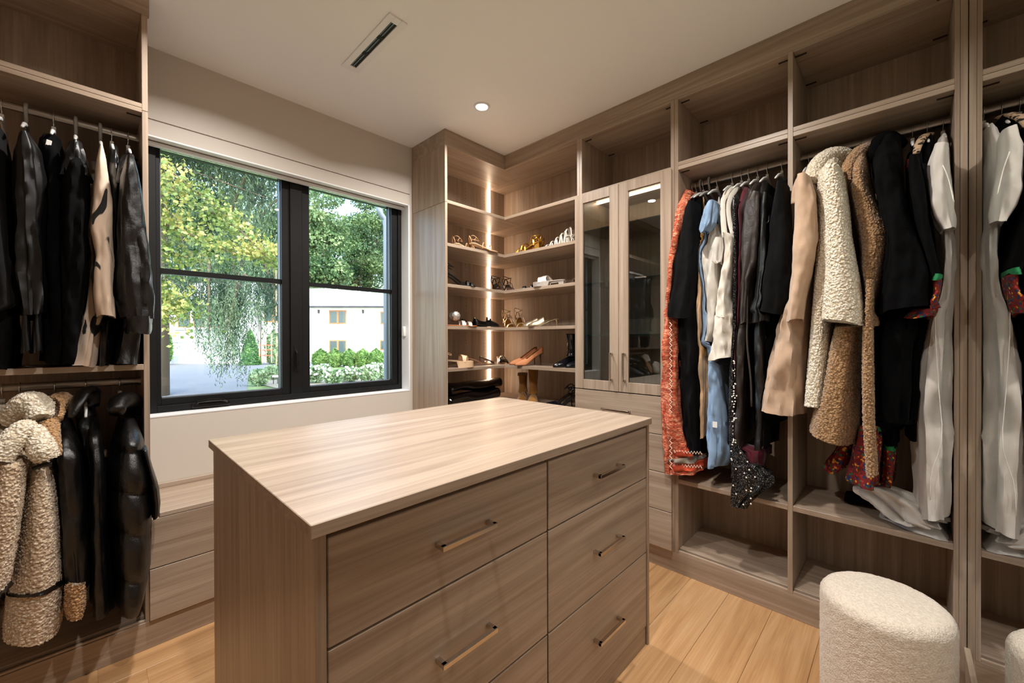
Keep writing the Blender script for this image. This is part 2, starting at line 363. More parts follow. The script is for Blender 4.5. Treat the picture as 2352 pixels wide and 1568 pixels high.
def rod(par, p0, p1, flange=True):
    p0, p1 = Vector(p0), Vector(p1); d = (p1-p0).normalized(); side = d.cross(Vector((0, 0, 1)))
    rings = [[p+side*.0075*math.cos(2*math.pi*k/16)+Vector((0, 0, 1))*.0155*math.sin(2*math.pi*k/16) for k in range(16)] for p in (p0, p1)]
    o = MB().loft(rings).build('rod', M_ROD, par, True); smooth_auto(o)
    for p, s in ((p0, 1), (p1, -1)):
        rings = [[p+d*s*t+side*.011*math.cos(2*math.pi*k/16)+Vector((0, 0, 1))*.019*math.sin(2*math.pi*k/16) for k in range(16)] for t in (0, .008)]
        MB().loft(rings).build('rod_flange', M_ROD, o)
    return o
RX, RZ = 2.45, 2.197
def bay(label, y0, y1, lp, rp):
    t = thing('open_wardrobe', (2.45, (y0+y1)/2, 0), label, 'wardrobe')
    if lp: B('side_panel', W[2], t, XF, 2.655, y1, y1+lp, .113, 2.63)
    if rp: B('side_panel', W[2], t, XF, 2.655, y0-rp, y0, .113, 2.63)
    B('back_panel', W[2], t, XB, 2.655, y0, y1, .113, 2.63, 0)
    B('top_board', W[1], t, XF-.0005, XB, y0, y1, 2.622, 2.6295)
    B('shelf', W[1], t, XF, XB, y0, y1, 2.234, 2.255); B('shelf', W[1], t, XF, XB, y0, y1, 2.256, 2.277)
    B('shelf', W[1], t, XF, XB, y0, y1, .500, .524); B('floor_board', W[1], t, XF+.02, XB, y0, y1, .113, .134); B('front_lip', W[1], t, XF+.001, XF+.012, y0, y1, .113, .127)
    clips(t, y0, y1, 2.622); clips(t, y0, y1, 2.234); rod(t, (RX, y0, RZ), (RX, y1, RZ)); return t
bay('open wardrobe bay of dresses and leather coats beside the glazed cabinet', .386, .894, .0215, .020)
bay('open wardrobe bay of teddy coats beside the mirror', -.140, .3655, 0, .014)
tag(B('filler_post', W[2], None, XF-.004, 2.655, -.1735, -.1545, 0, CZ), 'narrow vertical oak filler post against the mirror', 'panel')
mi = thing('wall_mirror', (1.6, -.18, .15), 'tall frameless mirror beside the wardrobe run', 'mirror')
B('glass', M_MIRROR, mi, .9, 2.25, -.1895, -.1742, .152, CZ-.01, 0); B('bottom_rail', W[0], mi, .9, 2.25, -.1895, -.166, .132, .152, .001)
tag(B('baseboard_front', W[0], None, .9, 2.25, -.1895, -.170, 0, .132), kind='structure')

# ------------------------------------------------------------------ built-ins, window wall
YL = 2.293; lw = thing('open_wardrobe', (-.5, 2.47, 0), 'tall open wardrobe of dark jackets beside the window with two rods', 'wardrobe')
B('side_panel', W[2], lw, .153, .172, YL, 2.655, 0, 2.262); B('side_panel', W[2], lw, .153, .172, YL, 2.655, 2.2635, 2.692)
B('side_panel', W[2], lw, -.78, -.76, YL, 2.655, .115, 2.692); B('back_panel', W[2], lw, -.76, .153, XB, 2.655, .115, 2.692, 0)
B('shelf', W[0], lw, -.76, .153, YL, XB, 2.253, 2.2715); B('shelf', W[0], lw, -.76, .153, YL, XB, 2.2725, 2.291)
B('top_board', W[0], lw, -.76, .153, YL+.01, XB, 2.664, 2.684); B('shelf', W[0], lw, -.76, .153, YL, XB, 1.177, 1.2005)
B('floor_board', W[0], lw, -.76, .153, YL+.03, XB, .115, .132); B('front_lip', W[0], lw, -.76, .153, YL+.002, YL+.014, .115, .124)
for xx in (.108,): B('shelf_clip', M_CLIP, lw, xx, xx+.045, YL+.04, YL+.048, 2.249, 2.2535, .0004)
rod(lw, (-.76, 2.44, 2.192), (.153, 2.44, 2.192)); rod(lw, (-.76, 2.44, 1.122), (.153, 2.44, 1.122))
tag(B('trim_6', W[0], None, -.80, .178, YL-.004, YL+.016, 2.664, CZ), 'oak crown above the jacket wardrobe', kind='structure')
tag(B('trim_7', W[0], None, -.80, 1.68, YL-.0035, YL+.014, 0, .1145), 'oak plinth along the window wall', kind='structure')
be = thing('drawer_bench', (.93, 2.46, 0), 'low oak drawer bench under the window', 'cabinet')
B('carcass', W[0], be, .176, 1.678, YL+.001, 2.655, .116, .545)
for a, b_ in ((.166, .925), (.929, 1.676)):
    for z0, z1 in ((.122, .336), (.340, .547)): B('drawer', W[0], be, a, b_, 2.272, YL, z0, z1)
bt = thing('bench_top', (.94, 2.46, .548), 'oak bench top running under the window sill', 'worktop')
B('slab', W[0], bt, .199, 1.679, 2.272, 2.655, .549, .568); B('upstand', W[0], bt, .199, 1.679, 2.64, 2.659, .568, .592)

# ------------------------------------------------------------------ island
il = thing('island_dresser', (.96, 1.23, 0), 'large greige oak island dresser with bar handles', 'dresser')
B('top', W[0], il, .273, 1.655, .768, 1.685, .939, .9655, .0015)
B('side_panel', W[2], il, .284, .304, .777, 1.672, 0, .939); B('side_panel', W[2], il, 1.633, 1.648, .777, 1.672, 0, .939)
B('back_panel', W[2], il, .304, 1.633, 1.652, 1.670, 0, .939); B('carcass', W[0], il, .3045, 1.6325, .8015, 1.651, .002, .9385, 0)
B('plinth', W[0], il, .308, 1.629, .786, .801, .0, .077)
for a, b_ in ((.308, .965), (.972, 1.629)):
    for z0, z1 in ((.715, .925), (.398, .711), (.082, .394)):
        d = B('drawer', W[0], il, a, b_, .782, .801, z0, z1, .0018); zc = {.715: .823, .398: .553, .082: .240}[z0]; xc = .638 if a < .5 else 1.306
        bar_handle(d, (xc-.086, .782, zc), (xc+.086, .782, zc), (0, -.032, 0), .006)

# ------------------------------------------------------------------ pouf
def boucle():
    m, n, b = newmat('cream_boucle'); v = coords(n, (1, 1, 1), False); t = N(n, 'TexVoronoi'); t.inputs['Scale'].default_value = 190
    nz = N(n, 'TexNoise'); nz.inputs['Scale'].default_value = 120; L(n, v, nz.inputs['Vector'])
    ad = N(n, 'VectorMath', operation='MULTIPLY_ADD'); L(n, nz.outputs['Color'], ad.inputs[0]); ad.inputs[1].default_value = (.01,)*3; L(n, v, ad.inputs[2]); L(n, ad.outputs[0], t.inputs['Vector'])
    sp = N(n, 'SeparateColor'); L(n, t.outputs['Color'], sp.inputs[0]); L(n, ramp(n, sp.outputs[0], [(.1, (200, 187, 171)), (.9, (216, 204, 189))]), b.inputs['Base Color']); b.inputs['Roughness'].default_value = .95; b.inputs['Sheen Weight'].default_value = .25
    iv = N(n, 'Math', operation='SUBTRACT'); iv.inputs[0].default_value = 1; L(n, t.outputs['Distance'], iv.inputs[1]); bump(n, b, iv.outputs[0], .55, .003); return m
M_BOUC = boucle()
pf = thing('pouf', (1.865, .045, 0), 'round cream boucle pouf on the oak floor', 'pouf')
R_, H_ = .173, .432; prof = [(.001, .004), (R_-.012, .004), (R_-.002, .02)]+[(R_, z) for z in np.linspace(.04, H_-.05, 60)]
prof += [(R_-.04+.04*math.cos(a), H_-.045+.04*math.sin(a)) for a in np.linspace(.1, math.pi/2, 14)]+[(r, H_-.005+.006*(1-(r/(R_-.04))**2)) for r in np.linspace(R_-.045, .002, 40)]
o = MB().lathe(prof, 170, (1.865, .045, 0)).build('seat_cover', M_BOUC, pf, True)
for v_ in o.data.vertices:
    p = v_.co; k = noise.noise(p*150)*.0016+noise.noise(p*60)*.0012; n_ = v_.normal; v_.co = p+n_*k
MB().lathe([(.001, 0), (R_-.03, 0), (R_-.03, .006), (.001, .006)], 32, (1.865, .045, 0)).build('base', M_DARK, pf)
# ------------------------------------------------------------------ outdoors
GZ = -.70
def fast_quads(name, V, mat, parent=None, loc=(0, 0, 0)):
    """V: (n,4,3) array of quads"""
    n = len(V); me = bpy.data.meshes.new(name); me.vertices.add(4*n); me.vertices.foreach_set('co', V.astype(np.float32).ravel())
    me.loops.add(4*n); me.loops.foreach_set('vertex_index', np.arange(4*n, dtype=np.int32)); me.polygons.add(n)
    me.polygons.foreach_set('loop_start', np.arange(0, 4*n, 4, dtype=np.int32)); me.polygons.foreach_set('loop_total', np.full(n, 4, dtype=np.int32))
    me.update(calc_edges=True); me.materials.append(mat); o = bpy.data.objects.new(name, me); col.objects.link(o); o.location = loc
    if parent is not None: o.parent = parent
    return o
def leaf_quads(P, size, asp=.6, up=None, jit=.4):
    n = len(P); a = rng.normal(size=(n, 3)); b = rng.normal(size=(n, 3))
    if up is not None: a = np.asarray(up)+a*jit
    a /= np.linalg.norm(a, axis=1)[:, None]; b -= a*(a*b).sum(1)[:, None]; b /= np.linalg.norm(b, axis=1)[:, None]
    s = size*(.6+.8*rng.random(n))[:, None]; a = a*s*.5; b = b*s*.5*asp
    return np.stack([P-a, P+b, P+a, P-b], 1)
def leafmat(name, dark, mid, light, sc=.8):
    m, n, b = newmat(name); tc = N(n, 'NewGeometry'); v = tc.outputs['Position']; g = noisetex(n, v, sc, 3); h = noisetex(n, v, sc*9, 2)
    av = N(n, 'Math', operation='MULTIPLY_ADD'); L(n, h, av.inputs[0]); av.inputs[1].default_value = .8; L(n, g, av.inputs[2])
    L(n, ramp(n, av.outputs[0], [(.68, dark), (.9, mid), (1.06, light)]), b.inputs['Base Color']); b.inputs['Roughness'].default_value = .6
    tr = N(n, 'BsdfTranslucent'); ms = N(n, 'MixShader'); ms.inputs[0].default_value = .35; out = n.nodes['Material Output']
    L(n, n.nodes['Color Ramp'].outputs[0], tr.inputs[0]); L(n, b.outputs[0], ms.inputs[1]); L(n, tr.outputs[0], ms.inputs[2]); L(n, ms.outputs[0], out.inputs[0]); return m
M_BARK = plain('bark', (84, 70, 56), .9); M_LAWN = leafmat('lawn_green', (86, 110, 60), (120, 146, 84), (160, 176, 120), 2)
def asphalt():
    m, n, b = newmat('asphalt'); v = coords(n, (1, 1, 1), False); f = noisetex(n, v, 30, 3)
    L(n, ramp(n, f, [(.3, (90, 91, 93)), (.7, (114, 115, 117))]), b.inputs['Base Color']); b.inputs['Roughness'].default_value = .9; return m
mb = MB(); mb.add([(-60, 3.2, GZ-.01), (140, 3.2, GZ-.01), (140, 160, GZ-.01), (-60, 160, GZ-.01)], [(0, 1, 2, 3)]); tag(mb.build('lawn', M_LAWN), 'green lawn and planting beds outside the window', kind='structure')
def gp(u, v, dz=0):
    p = on(u, v, 2, GZ+dz); return p
mb = MB(); pts = [gp(300, 935), gp(566, 915), gp(570, 862), gp(655, 845), gp(900, 838), gp(900, 831.5), gp(300, 831.5)]
mb.add([(p.x, p.y, GZ+.01) for p in pts], [tuple(range(len(pts)))]); tag(mb.build('driveway', asphalt()), 'grey asphalt driveway leading to the garage', kind='structure')
mb = MB(); pts = [gp(580, 880), gp(700, 905), gp(960, 905), gp(960, 848), gp(700, 852), gp(590, 866)]
mb.add([(p.x, p.y, GZ+.014) for p in pts], [tuple(range(len(pts)))]); tag(mb.build('flower_bed', plain('mulch', (120, 112, 96), .95)), 'mulched flower bed in front of the far house', kind='structure')

def frame_at(name, u, d, label, cat, rz=0, group=None):
    p = r0*((u-1176)/F0*d)+Vector((math.sin(TH), math.cos(TH), 0))*d
    t = thing(name, (p.x, p.y, GZ), label, cat, group, rz=-TH+rz); return t
class LF:
    """local frame facing the camera: pixel -> metres at depth d"""
    def __init__(s, u, d): s.u, s.d = u, d
    def x(s, u): return (u-s.u)/F0*s.d
    def z(s, v): return CH+(781-v)/F0*s.d-GZ
M_STUC = plain('white_stucco', (222, 214, 208), .85); M_SID = plain('pale_siding', (186, 187, 189), .7); M_ROOF = plain('pale_roof', (190, 189, 192), .6); M_WTRIM = plain('white_house_trim', (240, 240, 242), .6)
M_BRN = plain('brown_window_timber', (168, 110, 66), .6); M_HGLASS = plain('dark_house_glass', (58, 74, 78), .12); M_GUT = plain('dark_gutter', (40, 40, 46), .5)
f = LF(790, 38); h1 = frame_at('white_house', 790, 38, 'white stuccoed two-storey house with brown windows across the driveway', 'house', .04)
def LB(nm, mat, par, x0, x1, y0, y1, z0, z1, b=0): return MB().box(min(x0, x1), max(x0, x1), y0, y1, min(z0, z1), max(z0, z1), b).build(nm, mat, par, local=True)
LB('wall', M_STUC, h1, f.x(606), f.x(1030), 0, 7, 0, f.z(706))
MB().prism([(-.5, f.z(706)), (-.5, f.z(706)+.12), (4.2, f.z(650)), (8.5, f.z(706)+.12), (8.5, f.z(706))], 0, f.x(604), f.x(1040)).build('roof', M_ROOF, h1, local=True)
LB('gutter', M_GUT, h1, f.x(604), f.x(1040), -.62, -.5, f.z(707), f.z(704))
def hwin(par, F, u0_, u1_, v0, v1, mid=True):
    w_ = LB('window', M_BRN, par, F.x(u0_), F.x(u1_), -.06, .02, F.z(v1), F.z(v0)); n_ = 2 if mid else 1; du = (u1_-u0_)/n_
    for k in range(n_): LB('pane', M_HGLASS, w_, F.x(u0_+du*k+2.2), F.x(u0_+du*(k+1)-2.2), -.075, -.05, F.z(v1-2.5), F.z(v0+2.5))
hwin(h1, f, 757, 796, 713, 744); hwin(h1, f, 757, 796, 781, 814); hwin(h1, f, 873, 905, 716, 745); hwin(h1, f, 872, 905, 781, 805); hwin(h1, f, 612, 652, 702, 740)
for uu in (734, 834): LB('wall_lamp', M_GUT, h1, f.x(uu-1.5), f.x(uu+1.5), -.15, .0, f.z(720), f.z(712))
LB('band', M_WTRIM, h1, f.x(700), f.x(1030), -.03, .01, f.z(711), f.z(707))
f = LF(470, 34.5); h2 = frame_at('garage_wing', 470, 34.5, 'pale grey garage wing with a panelled garage door', 'house', -.03)
LB('wall', M_SID, h2, f.x(330), f.x(528), .0, 6, 0, f.z(686))
MB().prism([(-.6, f.z(688)), (-.6, f.z(684)), (3.4, f.z(636)), (7, f.z(684)), (7, f.z(688))], 0, f.x(300), f.x(534)).build('roof', M_ROOF, h2, local=True)
gd = LB('garage_door', M_SID, h2, f.x(384), f.x(520), -.05, .0, 0, f.z(785))
for i in range(12):
    for j, (va, vb) in enumerate(((787, 800), (801, 819), (820, 835))): LB('door_panel', M_SID, gd, f.x(386+i*11.1), f.x(386+i*11.1+9.6), -.075, -.05, f.z(vb), f.z(va))
LB('lintel', M_WTRIM, h2, f.x(376), f.x(526), -.10, .0, f.z(785), f.z(780)); LB('sill_band', M_WTRIM, h2, f.x(400), f.x(514), -.16, .0, f.z(757), f.z(752)); LB('head_band', M_WTRIM, h2, f.x(400), f.x(514), -.12, .0, f.z(696), f.z(692))
for a, b_ in ((408, 439), (445, 473), (480, 507)): hwin(h2, f, a, b_, 697, 752, False)
for a in (401, 439.5, 473.5, 508): LB('post', M_WTRIM, h2, f.x(a), f.x(a+5), -.1, .0, f.z(752), f.z(696))
LB('bin', plain('grey_bin', (110, 120, 130), .7), h2, f.x(368), f.x(379), -1.2, -.3, 0, f.z(818))

LFM = dict(forest=leafmat('forest_leaf', (34, 60, 34), (66, 98, 56), (112, 136, 84), .35), forest2=leafmat('forest_leaf_pale', (48, 78, 46), (98, 128, 80), (142, 160, 108), .5),
    spruce=leafmat('spruce_needle', (30, 52, 38), (58, 84, 60), (108, 128, 96), .8), maple=leafmat('maple_leaf', (62, 86, 36), (110, 128, 58), (172, 162, 92), 1.6),
    box=leafmat('box_leaf', (62, 96, 42), (98, 136, 66), (140, 170, 96), 3), cone=leafmat('cone_leaf', (50, 92, 44), (84, 130, 70), (120, 160, 96), 2), rose=leafmat('rose_leaf', (74, 104, 66), (120, 146, 104), (160, 180, 140), 3))
def tree(name, u, d, hgt, rad, label, mat, n, leaf, group, z0=.2, asp=.7, blobs=26):
    t = frame_at(name, u, d, label, 'tree', 0, group)
    c = rng.normal(size=(blobs, 3)); c /= np.linalg.norm(c, axis=1)[:, None]; c *= (.35+.6*rng.random(blobs))[:, None]
    c = c*np.array([rad*.8, rad*.8, hgt*(1-z0)/2*.8])+np.array([0, 0, hgt*(z0+(1-z0)/2)]); r = rad*(.28+.25*rng.random(blobs))
    k = rng.integers(0, blobs, n); q = rng.normal(size=(n, 3)); q /= np.linalg.norm(q, axis=1)[:, None]; q *= (rng.random(n)**.25)[:, None]
    P = c[k]+q*r[k][:, None]*np.array([1.15, 1.15, .8]); P = P[P[:, 2] > .3]
    fast_quads('foliage', leaf_quads(P, leaf, asp), LFM[mat], t)
    mb = MB(); mb.tube([(0, 0, 0), (.1, 0, hgt*.4), (-.1, .1, hgt*.8)], [hgt*.018, hgt*.013, hgt*.005], 8); mb.build('trunk', M_BARK, t, True, local=True)
    mb = MB()
    for i in range(7): e = c[i % blobs]; mb.tube([(0, 0, hgt*(.25+.06*i)), tuple(e*.6+np.array([0, 0, hgt*.1])), tuple(e)], [hgt*.008, hgt*.005, .02], 6)
    mb.build('branches', M_BARK, t, True, local=True)
    return t
FT = 'broadleaf trees behind the white house'
for i, (u, d, hg, rd, mt) in enumerate([(230, 50, 23, 5.0, 'forest'), (480, 50, 25, 5.0, 'forest'), (724, 50, 24, 5.0, 'forest2'), (970, 50, 23, 5.0, 'forest'), (352, 67, 30, 6.0, 'forest'), (598, 67, 31, 6.0, 'forest2'), (842, 67, 30, 6.0, 'forest'), (1080, 67, 29, 6.0, 'forest'), (240, 87, 38, 7.4, 'forest'), (470, 87, 40, 7.4, 'forest2'), (705, 87, 38, 7.4, 'forest'), (935, 87, 39, 7.4, 'forest2'), (1170, 87, 37, 7.4, 'forest')]):
    tree('broadleaf_tree', u, d, hg, rd, 'tall pale green broadleaf tree behind the white house' if mt == 'forest2' else 'tall deep green broadleaf tree behind the white house', mt, 24000, .38, FT, .12)
# weeping spruce
sp = frame_at('weeping_spruce', 520, 14, 'tall weeping spruce with hanging branches between window and garage', 'tree')
f = LF(520, 14); Q = []; mb = MB()
arms = [((700, 330), (420, 520)), ((300, 380), (640, 470)), ((640, 300), (470, 640)), ((560, 500), (655, 735)), ((690, 420), (560, 560)), ((380, 330), (600, 420)), ((330, 560), (480, 690)), ((520, 560), (560, 800)), ((330, 470), (450, 600)), ((480, 560), (530, 830)), ((600, 560), (640, 690)), ((340, 330), (700, 400)), ((390, 640), (520, 720)), ((500, 600), (540, 790)), ((460, 640), (545, 700)), ((540, 640), (560, 760)), ((600, 640), (650, 700))]
for (a, b_) in arms:
    p0 = np.array([f.x(a[0]), rng.uniform(-1, 1.5), f.z(a[1])]); p1 = np.array([f.x(b_[0]), rng.uniform(-1.2, 1), f.z(b_[1])])
    mb.tube([tuple(p0), tuple((p0+p1)/2+np.array([0, 0, .25])), tuple(p1)], [.05, .035, .012], 6)
    for s in range(110):
        tt = rng.random(); o_ = p0*(1-tt)+p1*tt+np.array([0, 0, .25*4*tt*(1-tt)])+rng.normal(size=3)*np.array([.22, .3, .12]); ln = rng.uniform(.3, 1.25)
        k = int(ln*32); z = np.linspace(0, ln, k); sw = rng.normal(size=2)*.12
        Q.append(np.stack([o_[0]+sw[0]*(z/ln)**2+rng.normal(size=k)*.035, o_[1]+sw[1]*z+rng.normal(size=k)*.035, o_[2]-z], 1))
zz_ = 8.6+15*rng.random(50000)**1.3; rr_ = (1-(zz_-8.6)/16)*4.6*rng.random(50000)**.5; aa_ = rng.random(50000)*6.283
fast_quads('crown', leaf_quads(np.stack([f.x(335)+rr_*np.cos(aa_), .6+rr_*np.sin(aa_), zz_-.2*rr_], 1), .24, .45, (0, 0, -1), .6), LFM['spruce'], sp)  # unseen upper crown, added to cast shade on the garage and driveway
Q = np.concatenate(Q); Q = Q[Q[:, 2] > .35]; fast_quads('foliage', leaf_quads(Q, .10, .28, (0, 0, -1), .45), LFM['spruce'], sp)
mb.tube([(f.x(330), .6, 0), (f.x(335), .6, 4), (f.x(345), .6, 9)], [.3, .24, .14], 10); mb.build('trunk_and_branches', M_BARK, sp, True, local=True)
# near maple branches
ma = frame_at('maple_tree', 420, 7.5, 'yellow-green maple branches close to the window', 'tree'); f = LF(420, 7.5); Q = []; mb = MB()
for (a, b_, n_, r_) in [((250, 300), (520, 500), 420, .22), ((240, 480), (560, 590), 420, .16), ((300, 380), (450, 460), 300, .22), ((300, 560), (430, 600), 330, .26), ((300, 640), (425, 740), 480, .28), ((300, 700), (400, 720), 320, .25), ((450, 470), (640, 610), 380, .20), ((300, 430), (400, 520), 260, .25), ((560, 580), (655, 600), 180, .15)]:
    p0 = np.array([f.x(a[0]), rng.uniform(-.3, .5), f.z(a[1])]); p1 = np.array([f.x(b_[0]), rng.uniform(-.4, .4), f.z(b_[1])]); mid = (p0+p1)/2+np.array([0, 0, .12])
    mb.tube([tuple(p0), tuple(mid), tuple(p1)], [.03, .02, .006], 6); n_ = int(n_*1.7); tt = rng.random(n_)[:, None]; c = p0*(1-tt)+p1*tt+np.array([0, 0, .48])*tt*(1-tt)
    Q.append(c+rng.normal(size=(n_, 3))*r_*np.array([.8, 1, .6]))
mb.tube([(f.x(180), .3, 0), (f.x(185), .2, 3), (f.x(175), .1, 6)], [.16, .13, .09], 10); mb.build('trunk_and_branches', M_BARK, ma, True, local=True)
Q = np.concatenate(Q); fast_quads('foliage', leaf_quads(Q, .08, .85, (.2, -.3, -.4), .8), LFM['maple'], ma)
# clipped shrubs
def clip_shrub(name, u, vb, vt, hw, label, mat, n, leaf, group, cone=False, cat='shrub'):
    d = (CH-GZ)*F0/(vb-781); f = LF(u, d); t = frame_at(name, u, d, label, cat, 0, group); H = f.z(vt); R = hw/F0*d
    z = rng.random(n); a = rng.random(n)*6.283
    rr = (1-z)**.8*.96+.04 if cone else np.clip(1-np.abs(z*2-.85)**3.2*.8, .05, 1)
    P = np.stack([R*rr*np.cos(a), R*rr*np.sin(a), H*(.02+.98*z)], 1)+rng.normal(size=(n, 3))*R*.05
    fast_quads('foliage', leaf_quads(P, leaf, .7), LFM[mat], t); rings = []
    for q in np.linspace(0, 1, 9):
        k = ((1-q)**.8*.9+.03 if cone else max(.05, 1-abs(q*2-.85)**3.2*.8)*.93); rings.append([(R*k*math.cos(2*math.pi*i/12), R*k*math.sin(2*math.pi*i/12), H*q*.98) for i in range(12)])
    MB().loft(rings).build('core', LFM[mat], t, True, local=True); return t
for i, u in enumerate((736, 769, 802, 833, 864)): clip_shrub('clipped_boxwood', u, 843, 802, 17 if i in (0, 4) else 15, 'rounded clipped boxwood in the row before the white house', 'box', 1500, .16, 'row of clipped boxwoods')
clip_shrub('conical_evergreen', 575, 838, 760, 21, 'conical clipped evergreen beside the garage', 'cone', 3500, .16, None, True)
clip_shrub('hedge_shrub', 366, 838, 745, 22, 'green shrub at the corner of the garage', 'box', 2500, .2, None)
vt = clip_shrub('vine_trellis', 628, 836, 757, 16, 'vine covered red trellis beside the conical evergreen', 'rose', 900, .2, None, False, 'trellis')
f = LF(628, (CH-GZ)*F0/(836-781))
for uu in (614, 620, 629, 641): LB('stake', plain('cream_stake', (214, 180, 140), .7), vt, f.x(uu-.8), f.x(uu+.8), -1.1, -1.06, .2, f.z(762))
for vv in (792, 803, 815): LB('crossbar', plain('red_timber', (170, 84, 58), .7), vt, f.x(612), f.x(644), -1.08, -1.04, f.z(vv+1.2), f.z(vv-1.2))
def rose(u, vb, vt_, hw, flowers, label, grp):
    d = (CH-GZ)*F0/(vb-781); f = LF(u, d); t = frame_at('rose_bush', u, d, label, 'shrub', 0, grp); H = f.z(vt_); R = hw/F0*d; n = 700
    q = rng.normal(size=(n, 3)); q /= np.linalg.norm(q, axis=1)[:, None]; q *= (rng.random(n)**.4)[:, None]
    P = np.stack([q[:, 0]*R, q[:, 1]*R*.7, H*.5+q[:, 2]*H*.5], 1); fast_quads('foliage', leaf_quads(P, .13, .7), LFM['rose'], t)
    if flowers:
        mb = MB()
        for k in range(flowers): a = rng.normal(size=3); a /= np.linalg.norm(a); a[1] = -abs(a[1]); a[2] = abs(a[2]); mb.ball((a[0]*R*.95, a[1]*R*.7, H*.5+a[2]*H*.5), .055, 6, 4)
        mb.build('blossoms', M_WTRIM, t, local=True, kind='stuff')
    MB().tube([(0, 0, 0), (0, 0, H*.5)], [.04, .02], 6).build('stem', M_BARK, t, local=True)
for i, (u, vb, vt_, hw) in enumerate([(725, 880, 838, 24), (765, 884, 846, 24), (803, 878, 842, 24), (845, 880, 838, 26), (880, 872, 834, 22), (745, 862, 836, 18), (860, 862, 834, 18)]): rose(u, vb, vt_, hw, 14, 'low bush with white blossoms in the mulched flower bed', 'white flowering bushes')
for u, vb, vt_, hw in ((595, 886, 846, 24), (622, 872, 838, 22), (648, 868, 832, 18)): rose(u, vb, vt_, hw, 0, 'loose green bush at the edge of the driveway', 'green bushes by the driveway')
d = (CH-GZ)*F0/(882-781); f = LF(632, d); pl = frame_at('path_light', 632, d, 'small dark two-legged path light with a white cap', 'path light')
for uu in (627.5, 637): LB('leg', M_GUT, pl, f.x(uu-.6), f.x(uu+.6), -.012, .012, 0, f.z(863))
LB('cap', M_WTRIM, pl, f.x(626), f.x(638.5), -.05, .05, f.z(866), f.z(862))
# downpipe on this house, outside the window
pts = [far(868, 330, 4.4), far(868, 462, 4.4), far(869, 478, 4.4), far(876, 494, 4.42), far(884, 504, 4.45), far(886.5, 522, 4.45), far(886.5, 560, 4.45)]
pe = far(886.5, 560, 4.45); pts.append(Vector((pe.x, pe.y, GZ)))
o = MB().tube(pts, .030, 16).build('downpipe', plain('galvanised_pipe', (112, 118, 126), .45, .0)); tag(smooth_auto(o), 'pale grey rain downpipe outside the window', 'downpipe')
# ------------------------------------------------------------------ clothes
A = (1500, 360, 3.5639); Bc = (1500, 760, 3.5639); Cc = (1720, 260, 3.136); D = (1720, 700, 2.614); L1 = (0, 0, 2.6125); L2 = (0, 560, 3.5625); L3 = (0, 860, 2.2154)
def P_(c, a, y): return c[0]+a/c[2], c[1]+y/c[2]
RY, LZU, LZL = 2.44, 2.192, 1.122
def fold_noise(n_, seed):
    r = np.random.default_rng(seed); return r.uniform(0, 6.28, n_)
def rings_from(rows, side, xf, xb, lev, nph, amp, k, seed, drop=.13, top=None, sq=2.5, ease=1.2, wav=.012, neck=.05):
    """rows: (crop, xL, xR, y) silhouettes seen in the photograph -> rings of a hung garment (front edge at xf, back at xb)"""
    c0 = RX if side == 'R' else RY; ax = 0 if side == 'R' else 1; oth = 1-ax
    rows = [(r_ if len(r_) == 5 else (r_[0], r_[1], r_[3], r_[2], r_[3])) for r_ in rows]
    px = [(*P_(c, a, ya), *P_(c, b_, yb)) for c, a, ya, b_, yb in rows]
    ztop = on(px[0][0], px[0][1], ax, c0).z; out = []
    for (ua, v, ub, vb) in px:
        z = on(ua, v, ax, (xf+xb)/2).z; s = min(1, max(0, (ztop-z)/drop))**.55 if drop > 0 else 1
        f_ = (c0-neck)*(1-s)+xf*s; b2 = (c0+neck)*(1-s)+xb*s; pl = f_+.22*(b2-f_)
        p, q = on(ua, v, ax, pl), on(ub, vb, ax, pl); p, q = (p, q) if p[oth] < q[oth] else (q, p); out.append(((p.z+q.z)/2, p[oth], q[oth], f_, b2, q.z-p.z))
    out = np.array(out); zz = out[:, 0]; cum = np.r_[0, np.cumsum(np.maximum(np.abs(np.diff(zz)), 1e-4))]; cum /= cum[-1]
    t = np.linspace(0, 1, lev); R = np.stack([np.interp(t, cum, out[:, i]) for i in range(6)], 1)
    for _ in range(max(1, lev//40)):
        R[1:-1] = .25*R[:-2]+.5*R[1:-1]+.25*R[2:]
    ph = fold_noise(8, seed); phi = np.linspace(0, 2*math.pi, nph, endpoint=False); ca, sa = np.cos(phi), np.sin(phi); rings = []
    ex = 2/sq; sx = np.sign(ca)*np.abs(ca)**ex; sy = np.sign(sa)*np.abs(sa)**ex
    for i, (z, lo, hi, f_, b2, sl) in enumerate(R):
        h = max(.004, (hi-lo)/2); d = (b2-f_)/2; X = (f_+b2)/2+d*sx; Y = (lo+hi)/2+h*sy
        a_ = min(amp, h*.5)*(t[i]**ease*.85+.15)
        w_ = a_*(.55*np.sin(k*phi+ph[0]+1.3*math.sin(2.6*t[i]+ph[1]))+.3*np.sin((2*k+1)*phi+ph[2]+1.1*math.sin(4*t[i]+ph[3]))+.15*np.sin((3*k+2)*phi+ph[4]+6*t[i]))
        nx, ny = ca/max(d, .01), sa/max(h, .01); l = np.sqrt(nx*nx+ny*ny); X = X+w_*nx/l; Y = Y+w_*ny/l
        Z = z+.5*sl*np.clip(sy, -1, 1)+wav*np.sin(2*phi+ph[5])*(t[i]**3)*.5+np.zeros(nph)
        rings.append([((x, y, q) if side == 'R' else (y, x, q)) for x, y, q in zip(X, Y, Z)])
    return rings
FT_ = {}
def fluff(o, size, strength):
    tx = FT_.get(size)
    if tx is None:
        tx = bpy.data.textures.new('fleece_curl', 'VORONOI'); tx.noise_scale = size; tx.noise_intensity = 1.0; FT_[size] = tx
    md = o.modifiers.new('curl', 'DISPLACE'); md.texture = tx; md.strength = -strength; md.mid_level = .35; md.texture_coords = 'LOCAL'
    return o
